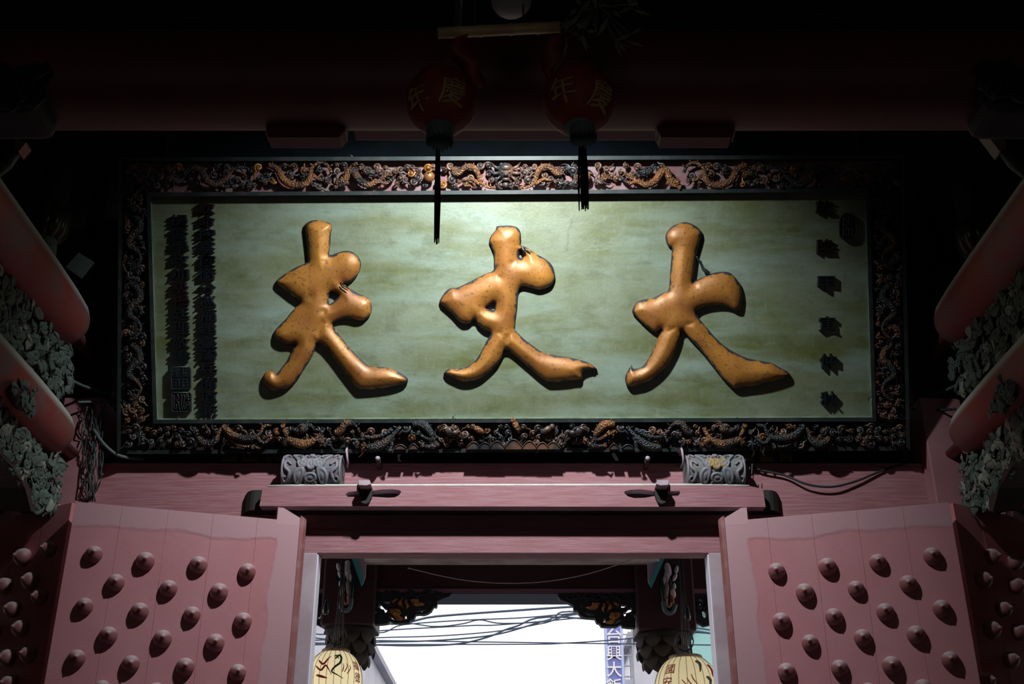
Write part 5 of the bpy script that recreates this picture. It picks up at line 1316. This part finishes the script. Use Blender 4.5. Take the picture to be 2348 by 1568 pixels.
# cream painted lanterns hanging in the porch
RED_P = M('red_lantern_paint', (0.55, 0.06, 0.03), 0.5); GRN_P = M('green_lantern_paint', (0.02, 0.12, 0.07), 0.5); ORG_P = M('orange_red_brush', (0.75, 0.22, 0.10), 0.5); DK = M('black_rib_line', (0.05, 0.045, 0.03), .6)
LSC = 0.55
def cream_lantern(cx, ytop, rp, label, strokes, chars, Y=5.75):
    top = atY(cx, ytop + 12, Y); k_ = (top - CAM).length / F * 1.0; r = rp * k_
    H2 = r * 1.12; c = Vector((top.x, Y, top.z - H2 * .93))
    root = empty('painted_lantern', c)
    def S(u, v, h=0.0):
        """u: angle from the hall-facing front (rad), v: polar angle from the top"""
        rr = (r + h) * math.sin(v) ** 0.82; a = u - math.pi / 2
        return Vector((rr * math.cos(a), rr * math.sin(a), (H2 + h) * math.cos(v)))
    m = MB(); n = 40; rows = 18; vs = []; fs = []
    for j in range(rows + 1):
        v = math.pi * (.12 + .76 * j / rows)
        for k in range(n): vs.append(S(2 * math.pi * k / n, v))
    for j in range(rows):
        for k in range(n): fs.append((j * n + k, (j + 1) * n + k, (j + 1) * n + (k + 1) % n, j * n + (k + 1) % n))
    m.add(vs, fs, 0, True); m.build('lantern_paper', LANTPAPER, root)
    for k in range(24):
        m = MB(); m.tube([S(2 * math.pi * (k + .5) / 24, math.pi * (.12 + .76 * j / 14), .0008) for j in range(15)], .0012, 4); m.build('rib', DK, root)
    z = H2 * math.cos(math.pi * .12); rr = r * math.sin(math.pi * .12) ** .82
    m = MB(); m.lathe([(rr * 1.12, z - .012), (rr * 1.18, z), (rr * 1.12, z + .010), (rr * .95, z + .004), (rr * .9, z - .01)], 20); m.build('neck_ring', M('straw_neck', (.5, .46, .34), .8, col2=(.25, .2, .1), scale=30), root)
    for nm, mt, pts, wd in strokes:
        pp = smooth_loop(pts, .05, False); kk = len(pp); m = MB()
        m.tube([S(u, v, .001) for u, v in pp], [LSC * wd * (.35 + .65 * math.sin(math.pi * min(1, .15 + i / kk))) for i in range(kk)], 6, 0); m.build(nm, mt, root)
    for ch, u0, v0, sz in chars:
        me = glyph_mesh(ch, ORG_P, .05, .0).copy()
        for vv in me.vertices:
            x, y, z_ = vv.co; vv.co = S(u0 + x * sz / .9, v0 - z_ * sz, .0015 if y < 0 else -.001)
        link('painted_character', me, root)
    bd = bpy.data.lights.new('lantern_bulb', 'POINT'); bd.energy = 0.7; bd.color = (1.0, 0.95, 0.85); bd.shadow_soft_size = 0.03
    bo = bpy.data.objects.new('bulb_light', bd); COL.objects.link(bo); bo.parent = root
    # wires
    m = MB()
    for dx in (-.012, .01, .034):
        m.tube([(dx, 0, z), (dx * .8, 0, z + .12), (dx * .3 + .005, 0, z + .35), (dx * .3, 0, z + .75), (0, .12, 1.55)], .0038, 5)
    m.tube([(.0 + .045 * math.cos(t), .004, z + .085 + .05 * math.sin(t)) for t in [i * .45 for i in range(15)]], .003, 5)
    m.build('hanging_wire', CABLE, root)
    bl = MB().lathe([(.012, 0), (.016, .02), (.010, .06), (.006, .075)], 10).build('wire_connector', GRN, root, loc=(-.06 if cx < CX else .02, -.02, z + .18))
    tag(root, label, 'lantern')
drag = [('painted_dragon', GRN_P, [(.15, .95), (.32, .78), (.40, .9), (.34, 1.1), (.15, 1.25), (.05, 1.4), (.25, 1.5), (.45, 1.6)], .010), ('painted_dragon', RED_P, [(-.55, 1.0), (-.3, 1.15), (-.15, .95), (-.05, .85)], .010),
        ('painted_dragon', RED_P, [(-.6, 1.2), (-.35, 1.35), (-.2, 1.2), (-.05, 1.35), (.05, 1.5)], .009), ('painted_flame', ORG_P, [(.5, 1.4), (.62, 1.2), (.58, 1.1)], .005), ('painted_flame', ORG_P, [(.6, 1.45), (.75, 1.25), (.72, 1.15)], .005),
        ('painted_flame', ORG_P, [(.42, 1.4), (.48, 1.2), (.44, 1.12)], .005), ('painted_dragon', GRN_P, [(.1, .85), (.2, .8), (.3, .95)], .006), ('painted_dragon', RED_P, [(-.5, 1.5), (-.3, 1.55), (-.1, 1.6)], .012)]
cream_lantern(770, 1483, 61, 'cream paper lantern painted with a red and a green dragon', drag, [('福', 1.08, 1.12, .30), ('德', 1.12, 1.5, .30)])
drag2 = [('painted_flame', ORG_P, [(-.15, 1.3), (-.05, 1.45), (.1, 1.55)], .005), ('painted_flame', ORG_P, [(-.3, 1.35), (-.15, 1.5), (0, 1.62)], .005), ('painted_flame', ORG_P, [(.0, 1.2), (.05, 1.35), (.2, 1.5)], .005), ('painted_dragon', RED_P, [(.75, .85), (.85, 1.0), (.8, 1.2), (.9, 1.35)], .010),
         ('painted_scales', M('pale_green_ink', (.35, .48, .36), .5), [(.25, .75), (.38, .85), (.35, 1.0), (.3, 1.12)], .016), ('painted_scales', MATS['pale_green_ink'], [(.5, 1.25), (.62, 1.35), (.55, 1.5)], .016), ('painted_dragon', GRN_P, [(.8, 1.2), (.9, 1.3), (.85, 1.45)], .008)]
cream_lantern(1572, 1497, 72, 'cream paper lantern painted with pale green scales and red strokes', drag2, [('國', -.72, 1.0, .30), ('安', -.78, 1.38, .30)])

# ================================================================== STREET OUTSIDE
slab('street_ground', (-60, 8.4, -0.15), (60, 140, -0.05), M('asphalt', (.12, .12, .125), .9))
WALLW = M('white_stucco', (.62, .64, .70), .8, col2=(.5, .52, .58), scale=.6); GLS = M('grey_blue_glass', (.16, .20, .28), .2); GREYB = M('grey_concrete', (.42, .43, .48), .8, col2=(.34, .35, .4), scale=.5)
def building(name, x0, x1, y0, y1, h, label, mat, side, floors, bays):
    o = empty(name, ((x0 + x1) / 2, (y0 + y1) / 2, -.05)); w, d = (x1 - x0) / 2, (y1 - y0) / 2
    MB().box((-w, -d, 0), (w, d, h)).build('walls', mat, o); MB().box((-w - .25, -d - .25, h), (w + .25, d + .25, h + .2)).build('roof_slab', GREYB, o)
    fx = w * side
    for f in range(floors):
        zf = 3.2 * f + .9
        if zf + 1.6 > h: break
        MB().box((min(fx, fx + side * .45), -d, zf - .45), (max(fx, fx + side * .45), d, zf - .3)).build('balcony_slab', mat, o)
        for b in range(bays):
            yy = -d + (b + .5) * 2 * d / bays
            wn = MB().box((min(fx, fx + side * .06), yy - .9, zf), (max(fx, fx + side * .06), yy + .9, zf + 1.6)).build('window', WALLW, o)
            for k in (-1, 1): MB().box((min(fx, fx + side * .08), yy + (k - 1) * .42 + .02, zf + .08), (max(fx, fx + side * .08), yy + (k + 1) * .42 - .02, zf + 1.52)).build('pane', GLS, wn)
            if b < 4: MB().box((min(fx, fx + side * .45), yy - 1.1, zf - .3), (max(fx, fx + side * .45), yy - 1.0, zf + .6)).build('balcony_post', mat, o)
        for wy in range(2):
            wn = MB().box((-w + .6 + wy * 2.2, -d - .05, zf), (-w + 2.0 + wy * 2.2, -d, zf + 1.6)).build('window', WALLW, o)
            MB().box((-w + .7 + wy * 2.2, -d - .07, zf + .08), (-w + 1.9 + wy * 2.2, -d - .02, zf + 1.52)).build('pane', GLS, wn)
    tag(o, label, 'building'); return o
building('street_building', -9.5, -4.5, 32, 47, 8.8, 'white stucco street building with balconies beyond the porch', WALLW, 1, 3, 4)
building('street_building', 3.75, 9.5, 35.5, 52, 8.9, 'grey street building behind the blue sign', WALLW, -1, 3, 4)
P = atY(1640, 1500, 20); tb = empty('turquoise_house', (P.x + .9, 20, -.05)); MB().box((-.9, 0, 0), (.9, 6, P.z + .9)).build('walls', M('pale_turquoise_stucco', (.28, .62, .58), .7), tb); MB().box((-1.0, -.1, P.z + .9), (1.0, 6.1, P.z + 1.0)).build('roof_slab', WALLW, tb)
MB().box((-.92, -.03, 1.2), (-.7, 0.0, P.z + .9)).build('white_pilaster', WHITE, tb); tag(tb, 'narrow pale turquoise house at the edge of the doorway', 'building')
# blue vertical street sign
YS = 33.0
x0, x1 = atY(1388, 1500, YS).x, atY(1430, 1500, YS).x; zt = atY(CX, 1425, YS).z; zl = atY(CX, 1640, YS).z
sg = empty('street_sign', ((x0 + x1) / 2, YS, zl)); w = (x1 - x0) / 2; h = zt - zl
MB().box((-w, 0, 0), (w, .2, h)).build('sign_box', M('sign_blue', (.17, .20, .52), .5), sg)
for s_ in (-1, 1): MB().box((s_ * w * .86 - .035, -.015, 0), (s_ * w * .86 + .035, 0, h)).build('pale_stripe', M('sign_pale_blue', (.45, .55, .85), .5), sg)
for ch, y in zip('台興大飯店', (1458, 1497, 1535, 1573, 1611)):
    P = atY(1408, y, YS); link('sign_character', glyph_mesh(ch, WHITE, .2, .012), sg, (P.x - sg.location.x, -.03, P.z - zl), None, (.42, .2, .42))
MB().box((w, .1, 0), (w + .5, .16, .06)).build('bracket_arm', GREYB, sg)
MB().box((w * .8, .05, -zl), (w * 1.0, .2, 0.0)).build('sign_pole', GREYB, sg)
tag(sg, 'tall blue vertical street sign with white characters', 'sign')
YL = 34; ldr = empty('steel_ladder', (atY(1440, 1500, YL).x, YL, -.05)); W2 = .14; zt = atY(CX, 1432, YL).z
for s_ in (-1, 1): MB().box((s_ * W2 - .02, 0, 0), (s_ * W2 + .02, .04, zt)).build('rail', GREYB, ldr)
for k in range(18): MB().box((-W2, .01, zt - .25 - k * .3), (W2, .04, zt - .21 - k * .3)).build('rung', GREYB, ldr)
tag(ldr, 'grey steel ladder frame behind the blue street sign', 'ladder')
# overhead power lines
for s_, lab in ((-1, 'concrete utility pole on the street side of the white building'), (1, 'concrete utility pole on the street side of the blue sign')):
    o = empty('utility_pole', (s_ * 3.6, 15.4, -.05)); MB().lathe([(.15, 0), (.10, 6.2)], 14).build('pole_shaft', GREYB, o)
    MB().box((-.6, -.5, 5.2), (.6, .6, 5.3)).build('cross_arm', GREYB, o); MB().box((-.5, -.5, 4.7), (.5, .6, 4.78)).build('cross_arm', GREYB, o)
    tag(o, lab, 'pole')
WI = M('dark_blue_power_line', (.05, .09, .14), .6)
for i, (pts, r) in enumerate(([((868, 1428), (1000, 1413), (1174, 1400), (1345, 1389)), .012], [((840, 1448), (925, 1432), (1060, 1422), (1200, 1416), (1340, 1404)), .007], [((930, 1427), (1000, 1436), (1060, 1430), (1100, 1421), (1150, 1429), (1260, 1424), (1345, 1406)), .006],
        [((700, 1448), (800, 1450), (930, 1442), (1080, 1434), (1200, 1428)), .006], [((690, 1478), (860, 1472), (960, 1470), (1060, 1464), (1150, 1452), (1260, 1420), (1340, 1404)), .009], [((850, 1478), (950, 1480), (1050, 1476), (1120, 1460), (1180, 1437), (1300, 1415)), .010],
        [((860, 1462), (1000, 1458), (1140, 1447), (1250, 1428), (1350, 1410)), .006], [((1180, 1477), (1300, 1474), (1420, 1466), (1600, 1450)), .006], [((690, 1462), (760, 1466), (850, 1468)), .006])):
    pts = [(x, y, 15 + .1 * i) for x, y in pts]; r = max(.009, r * 1.25)
    for e, s_ in ((0, -1), (-1, 1)):              # run on to the pole on either side
        P = Vector((s_ * 3.45, 15 + .1 * i, 5.25 if i < 4 else 4.75)) - CAM; d = P.dot(Vector((0, cs, sn)))
        t = (CX + F * P.x / d, CY - F * P.dot(Vector((0, -sn, cs))) / d, 15 + .1 * i)
        pts = [t] + pts if e == 0 else pts + [t]
    cable('power_line', pts, r, WI, 'dark power line strung across the street before the white sky', 'power line', 'power lines over the street')
